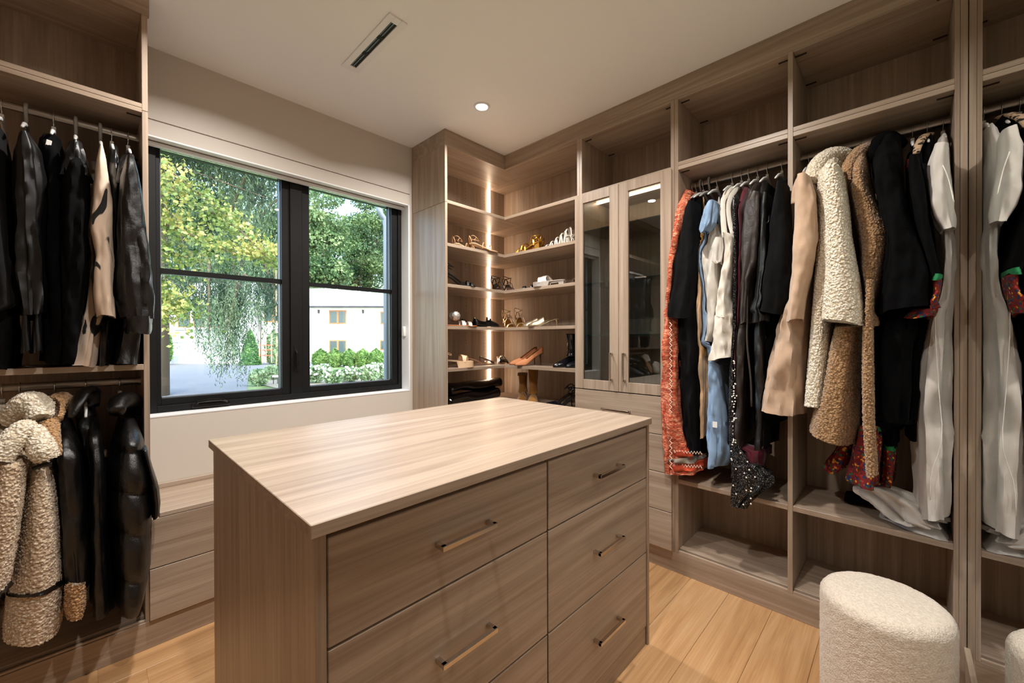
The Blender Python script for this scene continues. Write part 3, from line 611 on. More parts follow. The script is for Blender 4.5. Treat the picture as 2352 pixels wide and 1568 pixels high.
def piece(nm, rows, mat, root, side, xf, xb, amp=.006, k=3, seed=1, lev=60, nph=56, drop=.13, fl=None, sq=2.5, ease=1.2, neck=.05, wav=.012, cr=1):
    if fl: lev, nph = 230, 200
    R = rings_from(rows, side, xf, xb, lev, nph, amp*(1.0 if fl else 1.9), k, seed, drop, sq=sq, ease=ease, neck=neck, wav=wav)
    if not fl:
        # hanging creases: irregular lengthwise wrinkles, then a turned-in hem
        sd = Vector((seed*3.1, seed*1.7, seed*.9)); out = []
        for ring in R:
            c = Vector(np.mean(np.array(ring), 0)); q = []
            for p in ring:
                p = Vector(p); d = p-c; d.z = 0; w_ = 1+cr*.16*noise.noise(Vector((p.x*26, p.y*26, p.z*7))+sd)+cr*.06*noise.noise(Vector((p.x*60, p.y*60, p.z*22))+sd); q.append(c+Vector((d.x*w_, d.y*w_, p.z-c.z)))
            out.append(q)
        R = out; c = Vector(np.mean(np.array(R[-1]), 0))
        for g, up_ in ((.93, .001), (.86, .012)): R.append([c+Vector(((p.x-c.x)*g, (p.y-c.y)*g, p.z-c.z+up_)) for p in out[-1]])
    o = MB().loft(R).build(nm, mat, root, True)
    if fl: fluff(o, *fl)
    else: smooth_auto(o, 62)
    return o
def roll(nm, pts, r, mat, root, side, plane, fl=None, n=24, flat=None):
    """collar or trim: tube through pixel points at given depth planes"""
    ax = 0 if side == 'R' else 1; q = []
    for i, (c, a, y) in enumerate(pts): q.append(on(*P_(c, a, y), ax, plane[i] if hasattr(plane, '__len__') else plane))
    # resample smoothly
    m_ = len(q); T = np.linspace(0, m_-1, 14 if not fl else 90); Q = []
    for t_ in T:
        i = min(int(t_), m_-2); u = t_-i; p0, p1, p2, p3 = q[max(i-1, 0)], q[i], q[i+1], q[min(i+2, m_-1)]
        Q.append(.5*((2*p1)+(p2-p0)*u+(2*p0-5*p1+4*p2-p3)*u*u+(3*p1-p0-3*p2+p3)*u**3))
    rr = np.interp(T, np.arange(m_), r) if hasattr(r, '__len__') else r
    o = MB().tube(Q, rr, n if not fl else 60, ry=None if flat is None else (np.asarray(rr)*flat if hasattr(rr, '__len__') else rr*flat)).build(nm, mat, root, True)
    if fl: fluff(o, *fl)
    return o
def root_at(name, crop, a, y, side, label, cat, group=None):
    p = on(*P_(crop, a, y), 0 if side == 'R' else 1, RX if side == 'R' else RY); return thing(name, p, label, cat, group)
# hangers ---------------------------------------------------------------
def make_hanger(kind):
    t = thing('clothes_hanger', (0, 0, 0)); mt = M_STEEL if kind == 'wire' else M_GPLAS; r = .0021 if kind == 'wire' else .0055
    hk = [(.017*math.cos(a), 0, .017*math.sin(a)-.0165+r*.8) for a in np.linspace(-.5, math.pi, 12)]
    hk = [(x, 0, z) for x, _, z in hk]; x0 = hk[-1][0]
    MB().tube(hk+[(x0, 0, -.026), (x0*.6, 0, -.038), (0, 0, -.048), (0, 0, -.066)], r, 8).build('hook', mt, t, True, local=True)
    if kind == 'wire': smooth_auto(MB().box(-.006, .006, -.0065, .0065, -.085, -.055, .002).build('neck_clip', M_WPLAS, t, local=True))
    arm = [(-.15, 0, -.135), (-.12, 0, -.12), (-.08, 0, -.1), (0, 0, -.075), (.08, 0, -.1), (.16, 0, -.135), (.19, 0, -.15)]
    MB().tube(arm, [.004, .005, .006, .007, .006, .005, .004], 8, ry=[.004, .006, .008, .01, .008, .006, .004]).build('arms', M_WPLAS if kind == 'wire' else M_GPLAS, t, True, local=True)
    return t
_proto = {}
def hanger(kind, crop, a, y, side, label, zrod, twist=0):
    ax = 0 if side == 'R' else 1; p = on(*P_(crop, a, y), ax, RX if side == 'R' else RY); loc = Vector((RX, p.y, zrod+.0155)) if side == 'R' else Vector((p.x, RY, zrod+.0155))
    if side == 'R': loc.y = min(loc.y, .886)
    rz = (0 if side == 'R' else math.pi/2)+twist
    if kind not in _proto: o = _proto[kind] = make_hanger(kind)
    else: o = copy_tree(_proto[kind])
    o.location = loc; o.rotation_euler = (0, 0, rz); tag(o, label, 'hanger', 'hangers on the wardrobe rods'); return o
# materials ------------------------------------------------------------------
BLK = (7, 7, 8)
m_blk = fabric('black_crepe', BLK, .85, .0, spec=.15); m_wool = fabric('black_wool', (11, 11, 11), .95, .02, 700, .4, spec=.1); m_velvet = fabric('black_velvet', (4, 4, 5), .9, .0, 1200, .1, spec=.1); m_fur = fabric('black_fur', (4, 4, 5), .95, .0, 260, 1.0, spec=.1)
m_lea = leather('black_leather', (8, 7, 7), .34); m_lea2 = leather('black_leather_soft', (8, 8, 8), .45); m_brn = leather('brown_leather', (44, 35, 30), .45); m_patent = leather('black_patent', (8, 7, 7), .14)
m_satin = fabric('black_satin', (6, 6, 6), .45, .0, 500, .1, spec=.5); m_char = fabric('charcoal_cloth', (17, 16, 16), .9, .0, 800, .3)
m_cream = fabric('cream_crepe', (226, 206, 184), .75, .15); m_ivory = fabric('ivory_cloth', (222, 214, 200), .7, .15, 700, .2, .06); m_white = fabric('white_satin', (206, 200, 190), .42, .1, 500, .1, .06, .5)
m_must = fabric('mustard_satin', (168, 118, 40), .35, .1, 400, .1, .25, .6); m_champ = fabric('champagne_satin', (206, 166, 124), .38, .1, 400, .1, .18, .6); m_blue = fabric('pale_blue_cotton', (140, 168, 200), .8, .1, 800, .2, .1)
m_burg = fabric('burgundy_cloth', (88, 18, 34), .8, .15); m_beige = fabric('beige_wool', (190, 160, 134), .95, .3, 500, .5, .08)
m_sheer = fabric('white_muslin', (200, 194, 186), .85, .2, 600, .25, .05); m_hem = fabric('white_binding', (232, 228, 222), .7, .1)
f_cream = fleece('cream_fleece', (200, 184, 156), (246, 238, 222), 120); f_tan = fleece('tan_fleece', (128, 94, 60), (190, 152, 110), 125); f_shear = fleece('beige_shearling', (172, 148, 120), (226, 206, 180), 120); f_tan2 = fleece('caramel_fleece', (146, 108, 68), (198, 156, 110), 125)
def tweed():
    m, n, b = newmat('orange_tweed'); v = coords(n, (60, 60, 260), False); f = noisetex(n, v, 1, 2, .6); v2 = coords(n, (14, 14, 60), False); g = noisetex(n, v2, 1, 3)
    a = ramp(n, f, [(.38, (188, 62, 38)), (.5, (216, 104, 66)), (.62, (222, 184, 150))]); c = ramp(n, g, [(.4, (255, 255, 255)), (.62, (176, 120, 96))])
    L(n, mixc(n, .8, a, c, 'MULTIPLY'), b.inputs['Base Color']); b.inputs['Roughness'].default_value = .9; bump(n, b, f, .5, .002); return m
m_tweed = tweed(); m_red = fabric('orange_red_band', (196, 78, 52), .95, 0, 260, .6, .3, spec=.1); m_zig = plain('zigzag_cream', (238, 214, 196), .85); m_tgrey = fabric('grey_tweed_band', (146, 132, 118), .9, .1, 260, .6, .4)
def sequin():
    m, n, b = newmat('black_sequin'); v = coords(n, (1, 1, 1), False); t = N(n, 'TexVoronoi'); t.inputs['Scale'].default_value = 210; L(n, v, t.inputs['Vector'])
    L(n, ramp(n, t.outputs['Distance'], [(.18, (206, 202, 196)), (.30, (20, 20, 22))]), b.inputs['Base Color']); b.inputs['Roughness'].default_value = .3; b.inputs['Metallic'].default_value = .4; bump(n, b, t.outputs['Color'], .6, .002); return m
m_seq = sequin(); m_pearl = plain('pearl', (236, 230, 222), .2, 0, .7)
def embroid():
    m, n, b = newmat('red_embroidery'); v = coords(n, (1, 1, 1), False); t = N(n, 'TexVoronoi'); t.inputs['Scale'].default_value = 115; L(n, v, t.inputs['Vector'])
    e = N(n, 'TexVoronoi', feature='DISTANCE_TO_EDGE'); e.inputs['Scale'].default_value = 115; L(n, v, e.inputs['Vector']); sp = N(n, 'SeparateColor'); L(n, t.outputs['Color'], sp.inputs[0])
    a = ramp(n, sp.outputs[0], [(0, (112, 16, 14)), (.55, (140, 24, 18)), (.62, (24, 40, 84)), (.76, (30, 96, 60)), (.84, (210, 150, 40)), (.92, (160, 36, 22))]); n.nodes['Color Ramp'].color_ramp.interpolation = 'CONSTANT'
    c = ramp(n, e.outputs[0], [(.03, (214, 110, 40)), (.07, (255, 255, 255))]); L(n, mixc(n, 1, a, c, 'MULTIPLY'), b.inputs['Base Color']); b.inputs['Roughness'].default_value = .85; bump(n, b, e.outputs[0], .5, .002); return m
m_emb = embroid(); m_green = plain('green_band', (16, 112, 62), .85)
def leopard():
    m, n, b = newmat('leopard_print'); v = coords(n, (1, 1, 1), False); t = N(n, 'TexVoronoi'); t.inputs['Scale'].default_value = 60; L(n, v, t.inputs['Vector'])
    L(n, ramp(n, t.outputs['Distance'], [(.38, (26, 20, 16)), (.5, (196, 164, 132))]), b.inputs['Base Color']); b.inputs['Roughness'].default_value = .85; return m
m_leo = leopard()
def brush():
    m, n, b = newmat('cream_brush_print'); v = coords(n, (9, 9, 3.2), False); f = noisetex(n, v, 1, 2, .5, 1.6)
    L(n, ramp(n, f, [(.57, (228, 206, 184)), (.585, (20, 18, 20))]), b.inputs['Base Color']); b.inputs['Roughness'].default_value = .75; b.inputs['Sheen Weight'].default_value = .1; return m
m_brush = brush()

# ---- bay of dresses (front edges seen) ----
G1 = 'clothes hanging in the dress bay'
HOOK = {}
def hung(name, label, cat, crop, hx, hy, side, zrod, kind, hl, group, tw=0, neckz=-.06):
    h = hanger(kind, crop, hx, hy, side, hl, zrod, tw); p = h.location; t = thing(name, (p.x, p.y, p.z-.08), label, cat, group); HOOK[t.name] = (t, p.y if side == 'R' else p.x); return t
t = hung('tweed_kaftan', 'long orange and cream tweed kaftan with zigzag trim', 'dress', A, 297, 245, 'R', RZ, 'wire', 'chrome hook hanger holding the orange tweed kaftan', G1)
kb = piece('body', [(A, 275, 330, 285), (A, 205, 330, 450), (A, 165, 300, 700), (A, 120, 260, 1150), (A, 98, 228, 1400), (Bc, 85, 240, 300), (Bc, 80, 250, 600), (Bc, 88, 330, 900), (Bc, 98, 410, 1010), (Bc, 104, 1165, 420, 1130)], m_tweed, t, 'R', 2.17, 2.60, .008, 4, 3, drop=.16)
for (y0_, y1_, mt, nm) in ((965, 1010, m_red, 'red_band'), (1020, 1062, m_tgrey, 'grey_band'), (1075, 1118, m_red, 'red_band')):
    piece(nm, [(Bc, 120, y0_+12, 414, y0_-22), (Bc, 116, y1_+12, 419, y1_-22)], mt, t, 'R', 2.162, 2.60, .008, 4, 3, lev=6, drop=0)
zz = []
for i in range(58):
    v = 740+i*5.9; q = on(1540.5+(1 if i % 2 else -1)*2.6+max(0, v-950)*.004, v, 0, 2.163); zz.append(q)
MB().tube(zz, .0022, 6).build('zigzag_trim', m_zig, t)
for y_ in (985, 1098): MB().tube([on(1500+(170+k*12)/3.5639, 760+(y_+(12 if k % 2 else -10)+k*.6)/3.5639, 0, 2.165+.0013*abs(k-10)**1.0) for k in range(20)], .0022, 6).build('zigzag_trim', m_zig, t)
t = hung('jumpsuit', 'long black jumpsuit with wide sleeve over the tweed kaftan', 'jumpsuit', A, 354, 232, 'R', RZ, 'wire', 'chrome hook hanger holding the black jumpsuit', G1)
piece('body', [(A, 320, 380, 340), (A, 285, 380, 700), (A, 240, 376, 1300), (Bc, 228, 386, 0), (Bc, 240, 395, 500), (Bc, 256, 402, 860), (Bc, 310, 405, 900), (Bc, 312, 404, 985)], m_blk, t, 'R', 2.20, 2.58, .007, 4, 5)
piece('sleeve', [(A, 290, 345, 365), (A, 262, 350, 420), (A, 215, 345, 650), (A, 165, 330, 950), (A, 130, 308, 1200), (A, 115, 300, 1315)], m_blk, t, 'R', 2.15, 2.29, .006, 2, 6, drop=.05, neck=.16)
t = hung('satin_dress', 'mustard yellow satin dress with draped front', 'dress', A, 412, 215, 'R', RZ, 'wire', 'chrome hook hanger holding the mustard satin dress', G1)
piece('body', [(A, 385, 425, 640), (A, 352, 428, 665), (A, 352, 428, 900), (A, 348, 405, 1200), (A, 352, 400, 1400), (Bc, 352, 420, 200)], m_must, t, 'R', 2.24, 2.56, .008, 5, 8, drop=.0)
for dx in (0, 45): roll('strap', [(A, 372+dx, 660), (A, 380+dx, 520), (A, 405+dx*.2, 400)], .004, m_blk, t, 'R', (2.27, 2.34, 2.41))
t = hung('slip_dress', 'champagne satin slip dress hanging beside the black jumpsuit', 'dress', A, 388, 190, 'R', RZ, 'velvet', 'thick white hanger holding the champagne slip dress', G1)
piece('body', [(A, 400, 450, 700), (A, 385, 448, 930), (A, 378, 448, 1200), (A, 380, 446, 1500), (Bc, 385, 470, 100), (Bc, 392, 472, 300), (Bc, 400, 468, 600), (Bc, 402, 466, 855)], m_champ, t, 'R', 2.23, 2.55, .008, 5, 9, drop=.0)
for dx in (0, 35): roll('strap', [(A, 408+dx, 720), (A, 420+dx*.6, 560), (A, 412, 330)], .003, m_champ, t, 'R', (2.27, 2.34, 2.42))
t = hung('puff_sleeve_dress', 'pale blue dress with short puff sleeve', 'dress', A, 460, 172, 'R', RZ, 'velvet', 'thick white hanger holding the pale blue dress', G1)
piece('bodice', [(A, 460, 520, 360), (A, 430, 525, 450), (A, 430, 530, 700), (A, 440, 540, 1000), (A, 450, 545, 1500), (Bc, 470, 562, 250), (Bc, 466, 585, 450)], m_blue, t, 'R', 2.22, 2.56, .006, 4, 10)
piece('skirt', [(Bc, 470, 562, 250), (Bc, 462, 598, 600), (Bc, 458, 622, 1000), (Bc, 458, 600, 1060), (Bc, 460, 580, 1100)], m_blue, t, 'R', 2.20, 2.56, .010, 5, 10, drop=0)
piece('sleeve', [(A, 455, 512, 365), (A, 412, 512, 440), (A, 392, 498, 540), (A, 388, 470, 590), (A, 396, 442, 615)], m_blue, t, 'R', 2.13, 2.26, .006, 6, 11, drop=.04, neck=.2)
MB().box(-.0005, .0005, -.011, .011, -.03, .0, 0).build('care_label', M_WPLAS, t, local=True).location = on(1642, 968, 0, 2.195)-t.location
t = hung('ruched_dress', 'white satin ruched dress hanging from straps', 'dress', A, 525, 175, 'R', RZ, 'wire', 'chrome hook hanger holding the white ruched dress', G1)
piece('body', [(A, 490, 548, 560), (A, 480, 575, 650), (A, 402, 585, 760), (A, 396, 562, 900), (A, 430, 560, 1050), (A, 440, 556, 1250), (A, 442, 515, 1450), (A, 430, 485, 1515)], m_white, t, 'R', 2.20, 2.52, .008, 3, 12, drop=0, ease=.3)
piece('sleeve', [(A, 505, 565, 660), (A, 470, 575, 740), (A, 490, 560, 850), (A, 520, 555, 870)], m_white, t, 'R', 2.15, 2.22, .006, 3, 13, drop=0)
for dx in (0, 28): roll('strap', [(A, 508+dx, 580), (A, 520+dx, 470), (A, 540, 330)], .003, m_white, t, 'R', (2.24, 2.32, 2.42))
t = hung('halter_dress', 'ivory halter dress with pleated peplum skirt', 'dress', A, 648, 148, 'R', RZ, 'wire', 'chrome hook hanger holding the ivory halter dress', G1)
piece('bodice', [(A, 588, 660, 640), (A, 592, 700, 662), (A, 594, 692, 800), (A, 562, 668, 1000), (A, 532, 662, 1150), (A, 505, 682, 1312)], m_ivory, t, 'R', 2.16, 2.50, .004, 3, 14, drop=0)
piece('peplum', [(A, 510, 680, 1300), (A, 500, 684, 1400), (Bc, 492, 688, 60), (Bc, 476, 240, 692, 215)], m_ivory, t, 'R', 2.155, 2.52, .010, 6, 15, drop=0)
roll('halter_strap', [(A, 588, 660), (A, 575, 520), (A, 572, 390), (A, 585, 335), (A, 640, 300)], [.014, .013, .012, .014, .014], m_ivory, t, 'R', (2.19, 2.22, 2.27, 2.30, 2.40), flat=.4)
roll('halter_strap', [(A, 655, 640), (A, 625, 520), (A, 618, 400), (A, 640, 320), (A, 690, 255)], [.012, .012, .012, .014, .014], m_ivory, t, 'R', (2.22, 2.25, 2.29, 2.34, 2.42), flat=.4)
roll('collar', [(A, 590, 330), (A, 610, 285), (A, 650, 255), (A, 700, 258)], [.016, .018, .018, .014], m_ivory, t, 'R', (2.32, 2.36, 2.42, 2.46), flat=.5)
t = hung('sequin_gown', 'long black gown with rhinestones and pearls spilling over the shelf', 'dress', A, 725, 125, 'R', RZ, 'wire', 'chrome hook hanger holding the black beaded gown', G1)
gb = piece('body', [(A, 658, 715, 350), (A, 652, 716, 500), (A, 655, 715, 700), (A, 660, 712, 1100), (A, 662, 706, 1500), (Bc, 640, 692, 200), (Bc, 640, 690, 500), (Bc, 636, 697, 800), (Bc, 635, 745, 950), (Bc, 636, 870, 1090), (Bc, 638, 940, 1180)], m_seq, t, 'R', 2.19, 2.42, .006, 5, 16, drop=.05)
piece('train', [(Bc, 636, 880, 1100), (Bc, 637, 960, 1200), (Bc, 638, 960, 1265), (Bc, 640, 860, 1340), (Bc, 642, 780, 1400), (Bc, 646, 745, 1443)], m_seq, t, 'R', 2.175, 2.25, .008, 9, 17, drop=0, ease=.2)
mb = MB()
for i in range(60):
    u_ = rng.random(); y_ = 230+1200*u_; x_ = 640+rng.random()*(45 if y_ < 900 else 45+(y_-900)*.55); c_ = on(*P_(Bc, x_ if y_ < 1300 else min(x_, 800), y_), 0, 2.185-.012*(y_ > 1100)); mb.ball(c_, .0042, 6, 4)
mb.build('pearls', m_pearl, t, True, kind='stuff')
t = hung('burgundy_dress', 'burgundy dress showing between the beaded gown and brown leather coat', 'dress', A, 783, 108, 'R', RZ, 'wire', 'chrome hook hanger holding the burgundy dress', G1)
piece('body', [(A, 745, 800, 265), (A, 716, 790, 340), (A, 712, 775, 430), (A, 716, 770, 600), (A, 700, 760, 1100), (Bc, 700, 770, 300), (Bc, 720, 830, 800), (Bc, 740, 895, 960), (Bc, 765, 890, 1088)], m_burg, t, 'R', 2.22, 2.56, .006, 4, 18)
t = hung('leather_coat', 'long dark brown leather coat', 'coat', A, 857, 92, 'R', RZ, 'wire', 'chrome hook hanger holding the brown leather coat', G1)
piece('body', [(A, 830, 890, 225), (A, 790, 885, 330), (A, 745, 880, 600), (A, 735, 868, 850), (A, 720, 830, 1100), (A, 712, 815, 1350), (Bc, 696, 800, 0), (Bc, 690, 775, 500), (Bc, 692, 762, 905), (Bc, 700, 755, 935)], m_brn, t, 'R', 2.20, 2.58, .006, 3, 19)
piece('sleeve', [(A, 810, 880, 290), (A, 765, 885, 360), (A, 722, 880, 620), (A, 720, 865, 850), (A, 728, 800, 1000), (A, 725, 790, 1200), (A, 722, 780, 1365)], m_brn, t, 'R', 2.13, 2.28, .007, 3, 20, drop=.06, neck=.14)
roll('belt', [(A, 770, 990), (A, 772, 1300), (Bc, 770, 100), (Bc, 800, 400), (Bc, 805, 620)], .004, m_brn, t, 'R', 2.15)
t = hung('leather_trench', 'black leather trench coat next to the black wool coat', 'coat', A, 935, 78, 'R', RZ, 'wire', 'chrome hook hanger holding the black leather trench coat', G1)
piece('body', [(A, 895, 960, 222), (A, 872, 955, 330), (A, 866, 950, 600), (A, 850, 960, 1000), (A, 830, 960, 1340), (Bc, 828, 965, 100), (Bc, 842, 955, 500), (Bc, 848, 942, 945)], m_lea2, t, 'R', 2.19, 2.58, .006, 3, 21)
piece('sleeve', [(A, 900, 950, 300), (A, 880, 945, 400), (A, 868, 940, 700), (A, 850, 935, 1000), (A, 818, 930, 1300), (A, 815, 925, 1350)], m_lea2, t, 'R', 2.12, 2.26, .007, 3, 22, drop=.06, neck=.14)
roll('tie', [(A, 905, 270), (A, 915, 450), (A, 930, 540), (A, 950, 500), (A, 940, 300)], .0025, m_lea, t, 'R', (2.3, 2.18, 2.14, 2.15, 2.28))
t = hung('wool_coat', 'black wool coat next to the wardrobe divider', 'coat', A, 1055, 55, 'R', RZ, 'wire', 'chrome hook hanger holding the black wool coat', G1)
piece('body', [(A, 1030, 1092, 180), (A, 1000, 1100, 320), (A, 985, 1100, 700), (A, 930, 1110, 1100), (Bc, 885, 1060, 0), (Bc, 890, 1060, 400), (Bc, 900, 1055, 690)], m_wool, t, 'R', 2.24, 2.58, .006, 3, 23)
piece('sleeve', [(A, 1015, 1090, 210), (A, 975, 1108, 400), (A, 935, 1130, 700), (A, 890, 1138, 1000), (A, 845, 1115, 1180), (A, 822, 1262, 1085, 1285)], m_wool, t, 'R', 2.11, 2.28, .005, 2, 24, drop=.08, neck=.14)
piece('hem_flap', [(Bc, 900, 1150, 250), (Bc, 900, 1170, 500), (Bc, 905, 810, 1182, 690)], m_wool, t, 'R', 2.34, 2.42, .005, 2, 25, drop=0)

# ---- bay of coats ----
G2 = 'coats hanging in the bay beside the mirror'
t = hung('wool_overcoat', 'beige wool overcoat hanging against the divider', 'coat', Cc, 432, 300, 'R', RZ, 'wire', 'chrome hook hanger holding the beige overcoat', G2)
piece('body', [(Cc, 380, 440, 440), (Cc, 380, 480, 560), (Cc, 385, 495, 900), (Cc, 330, 450, 1250), (D, 200, 365, 60), (D, 130, 300, 352, 320), (D, 66, 606, 318, 668)], m_beige, t, 'R', 2.13, 2.58, .005, 3, 30, ease=.6)
piece('sleeve', [(Cc, 345, 435, 445), (Cc, 330, 472, 560), (Cc, 318, 490, 700), (Cc, 312, 496, 900), (Cc, 296, 445, 1150), (Cc, 280, 400, 1330), (Cc, 264, 378, 1490)], m_beige, t, 'R', 2.05, 2.22, .004, 2, 31, drop=.06, neck=.14)
roll('lapel', [(Cc, 318, 650), (Cc, 335, 540), (Cc, 380, 445), (Cc, 430, 450)], [.008, .012, .014, .012], m_beige, t, 'R', (2.16, 2.2, 2.3, 2.4), flat=.4)
t = hung('teddy_coat', 'cream curly teddy coat', 'coat', Cc, 597, 262, 'R', RZ, 'wire', 'chrome hook hanger holding the cream teddy coat', G2)
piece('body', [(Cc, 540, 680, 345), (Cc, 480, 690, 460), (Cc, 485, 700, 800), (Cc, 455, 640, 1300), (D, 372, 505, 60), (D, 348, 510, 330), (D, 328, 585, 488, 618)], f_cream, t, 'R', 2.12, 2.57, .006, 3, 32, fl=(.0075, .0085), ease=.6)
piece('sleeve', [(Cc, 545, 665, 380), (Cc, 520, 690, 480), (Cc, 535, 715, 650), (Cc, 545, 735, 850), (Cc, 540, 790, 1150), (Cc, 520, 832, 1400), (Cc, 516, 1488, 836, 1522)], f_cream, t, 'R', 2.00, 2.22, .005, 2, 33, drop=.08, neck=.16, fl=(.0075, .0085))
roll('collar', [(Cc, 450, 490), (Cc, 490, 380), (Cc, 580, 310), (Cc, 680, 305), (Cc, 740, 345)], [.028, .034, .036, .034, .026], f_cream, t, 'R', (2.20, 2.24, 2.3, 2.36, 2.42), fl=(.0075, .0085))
t = hung('teddy_coat', 'tan curly teddy coat with wide shawl collar', 'coat', Cc, 805, 205, 'R', RZ, 'wire', 'chrome hook hanger holding the tan teddy coat', G2)
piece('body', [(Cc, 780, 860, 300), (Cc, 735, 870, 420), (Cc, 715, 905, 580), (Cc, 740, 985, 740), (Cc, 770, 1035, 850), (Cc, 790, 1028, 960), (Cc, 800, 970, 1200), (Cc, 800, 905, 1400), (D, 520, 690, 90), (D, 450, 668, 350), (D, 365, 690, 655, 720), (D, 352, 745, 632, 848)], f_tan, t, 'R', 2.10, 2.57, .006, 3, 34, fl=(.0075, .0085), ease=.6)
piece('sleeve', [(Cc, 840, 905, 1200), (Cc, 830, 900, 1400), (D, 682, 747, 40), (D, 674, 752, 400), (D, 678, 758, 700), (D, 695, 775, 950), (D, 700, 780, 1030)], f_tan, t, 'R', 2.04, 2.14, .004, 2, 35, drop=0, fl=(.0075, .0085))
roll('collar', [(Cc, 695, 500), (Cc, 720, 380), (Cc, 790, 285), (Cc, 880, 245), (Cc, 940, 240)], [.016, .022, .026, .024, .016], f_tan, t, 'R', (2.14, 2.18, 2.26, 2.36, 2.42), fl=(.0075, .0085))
t = hung('fur_coat', 'thick black fur coat between the tan teddy coat and the embroidered kaftan', 'coat', Cc, 985, 165, 'R', RZ, 'wire', 'chrome hook hanger holding the black fur coat', G2)
piece('body', [(Cc, 960, 1100, 190), (Cc, 885, 1110, 320), (Cc, 900, 1110, 600), (Cc, 920, 1160, 1000), (D, 752, 1040, 20), (D, 756, 1010, 300), (D, 762, 990, 640), (D, 790, 985, 690)], m_fur, t, 'R', 2.12, 2.57, .006, 3, 36)
piece('sleeve', [(Cc, 900, 1060, 320), (Cc, 900, 1110, 480), (Cc, 945, 1165, 700), (Cc, 1020, 1240, 900), (Cc, 1010, 1310, 1120), (Cc, 950, 1340, 1330), (Cc, 945, 1445, 1338, 1365)], m_fur, t, 'R', 2.02, 2.26, .006, 2, 37, drop=.1, neck=.16)
roll('collar', [(Cc, 880, 330), (Cc, 930, 220), (Cc, 1010, 180), (Cc, 1110, 230)], [.02, .03, .03, .02], m_fur, t, 'R', (2.24, 2.3, 2.38, 2.44))
t = hung('embroidered_kaftan', 'black velvet kaftan with red embroidered cuffs and hem', 'dress', Cc, 1178, 120, 'R', RZ, 'wire', 'chrome hook hanger holding the embroidered kaftan', G2)
piece('body', [(Cc, 1140, 1205, 300), (Cc, 1130, 1240, 420), (Cc, 1135, 1270, 800), (D, 790, 1000, 100), (D, 780, 985, 400), (D, 720, 960, 700), (D, 640, 890, 760)], m_velvet, t, 'R', 2.22, 2.58, .006, 4, 38)
piece('sleeve', [(Cc, 1150, 1230, 320), (Cc, 1140, 1280, 500), (Cc, 1180, 1310, 800), (Cc, 1250, 1372, 1050), (Cc, 1300, 1402, 1165)], m_velvet, t, 'R', 2.04, 2.24, .005, 2, 39, drop=.1, neck=.16)
piece('green_band', [(Cc, 1304, 1403, 1163), (Cc, 1308, 1400, 1200)], m_green, t, 'R', 2.035, 2.24, .003, 2, 39, lev=5, drop=0)
piece('cuff', [(Cc, 1308, 1400, 1200), (Cc, 1322, 1388, 1280), (Cc, 1310, 1370, 1330), (Cc, 1180, 1352, 1420), (Cc, 1120, 1330, 1470)], m_emb, t, 'R', 2.06, 2.24, .004, 2, 40, drop=0)
piece('neck_patch', [(Cc, 1130, 1182, 338), (Cc, 1128, 1160, 390)], m_emb, t, 'R', 2.225, 2.3, .002, 2, 40, lev=6, drop=0)
for rw, xf_ in (([(D, 540, 620, 840), (D, 470, 600, 930), (D, 446, 570, 985), (D, 470, 520, 1005)], 2.34), ([(D, 650, 800, 720), (D, 620, 810, 850), (D, 600, 800, 980), (D, 590, 790, 1060), (D, 640, 780, 1085)], 2.17), ([(D, 800, 890, 850), (D, 808, 880, 960), (D, 800, 862, 1080)], 2.24)):
    piece('hem', rw, m_emb, t, 'R', xf_, 2.52, .008, 4, 41, drop=0, lev=40)
piece('green_band', [(D, 760, 795, 725), (D, 756, 800, 750)], m_green, t, 'R', 2.19, 2.4, .002, 2, 41, lev=5, drop=0); piece('green_band', [(D, 808, 890, 842), (D, 806, 888, 872)], m_green, t, 'R', 2.235, 2.4, .002, 2, 41, lev=5, drop=0)
piece('skirt', [(D, 800, 930, 560), (D, 806, 915, 700), (D, 806, 890, 850)], m_velvet, t, 'R', 2.25, 2.53, .006, 4, 47, drop=0)
t = hung('leopard_collar_coat', 'black coat with leopard print collar between the kaftan and the white gown', 'coat', Cc, 1283, 95, 'R', RZ, 'wire', 'chrome hook hanger holding the leopard collar coat', G2)
piece('body', [(Cc, 1240, 1340, 165), (Cc, 1205, 1345, 300), (Cc, 1240, 1340, 700), (Cc, 1250, 1340, 1100), (D, 980, 1060, 300), (D, 960, 1060, 800)], m_blk, t, 'R', 2.26, 2.58, .005, 3, 42)
roll('collar', [(Cc, 1205, 290), (Cc, 1225, 220), (Cc, 1265, 165), (Cc, 1310, 152)], [.010, .014, .015, .012], m_leo, t, 'R', (2.24, 2.28, 2.35, 2.42), flat=.6)
t = hung('muslin_gown', 'long white muslin gown with trailing hem beside the mirror', 'dress', Cc, 1398, 72, 'R', RZ, 'wire', 'chrome hook hanger holding the white gown', G2)
piece('body', [(Cc, 1360, 1440, 190), (Cc, 1320, 1450, 300), (Cc, 1330, 1465, 600), (Cc, 1340, 1480, 760), (Cc, 1375, 1482, 1050), (Cc, 1350, 1480, 1300), (D, 1062, 1222, 80), (D, 1010, 1222, 330), (D, 990, 1222, 600), (D, 1000, 1222, 800), (D, 1006, 1212, 1000), (D, 1020, 1206, 1262)], m_sheer, t, 'R', 2.18, 2.58, .010, 5, 43, ease=.8)
piece('sleeve', [(Cc, 1335, 1440, 230), (Cc, 1296, 1446, 360), (Cc, 1298, 1456, 520), (Cc, 1304, 1476, 650), (Cc, 1335, 1482, 740), (Cc, 1395, 1480, 830)], m_sheer, t, 'R', 2.06, 2.22, .005, 3, 44, drop=.08, neck=.14)
roll('edge_binding', [(D, 1118, 30), (D, 1122, 200), (D, 1140, 500), (D, 1160, 800), (D, 1100, 1000), (D, 1088, 1170)], .0012, m_hem, t, 'R', (2.16, 2.15, 2.15, 2.14, 2.14, 2.14))
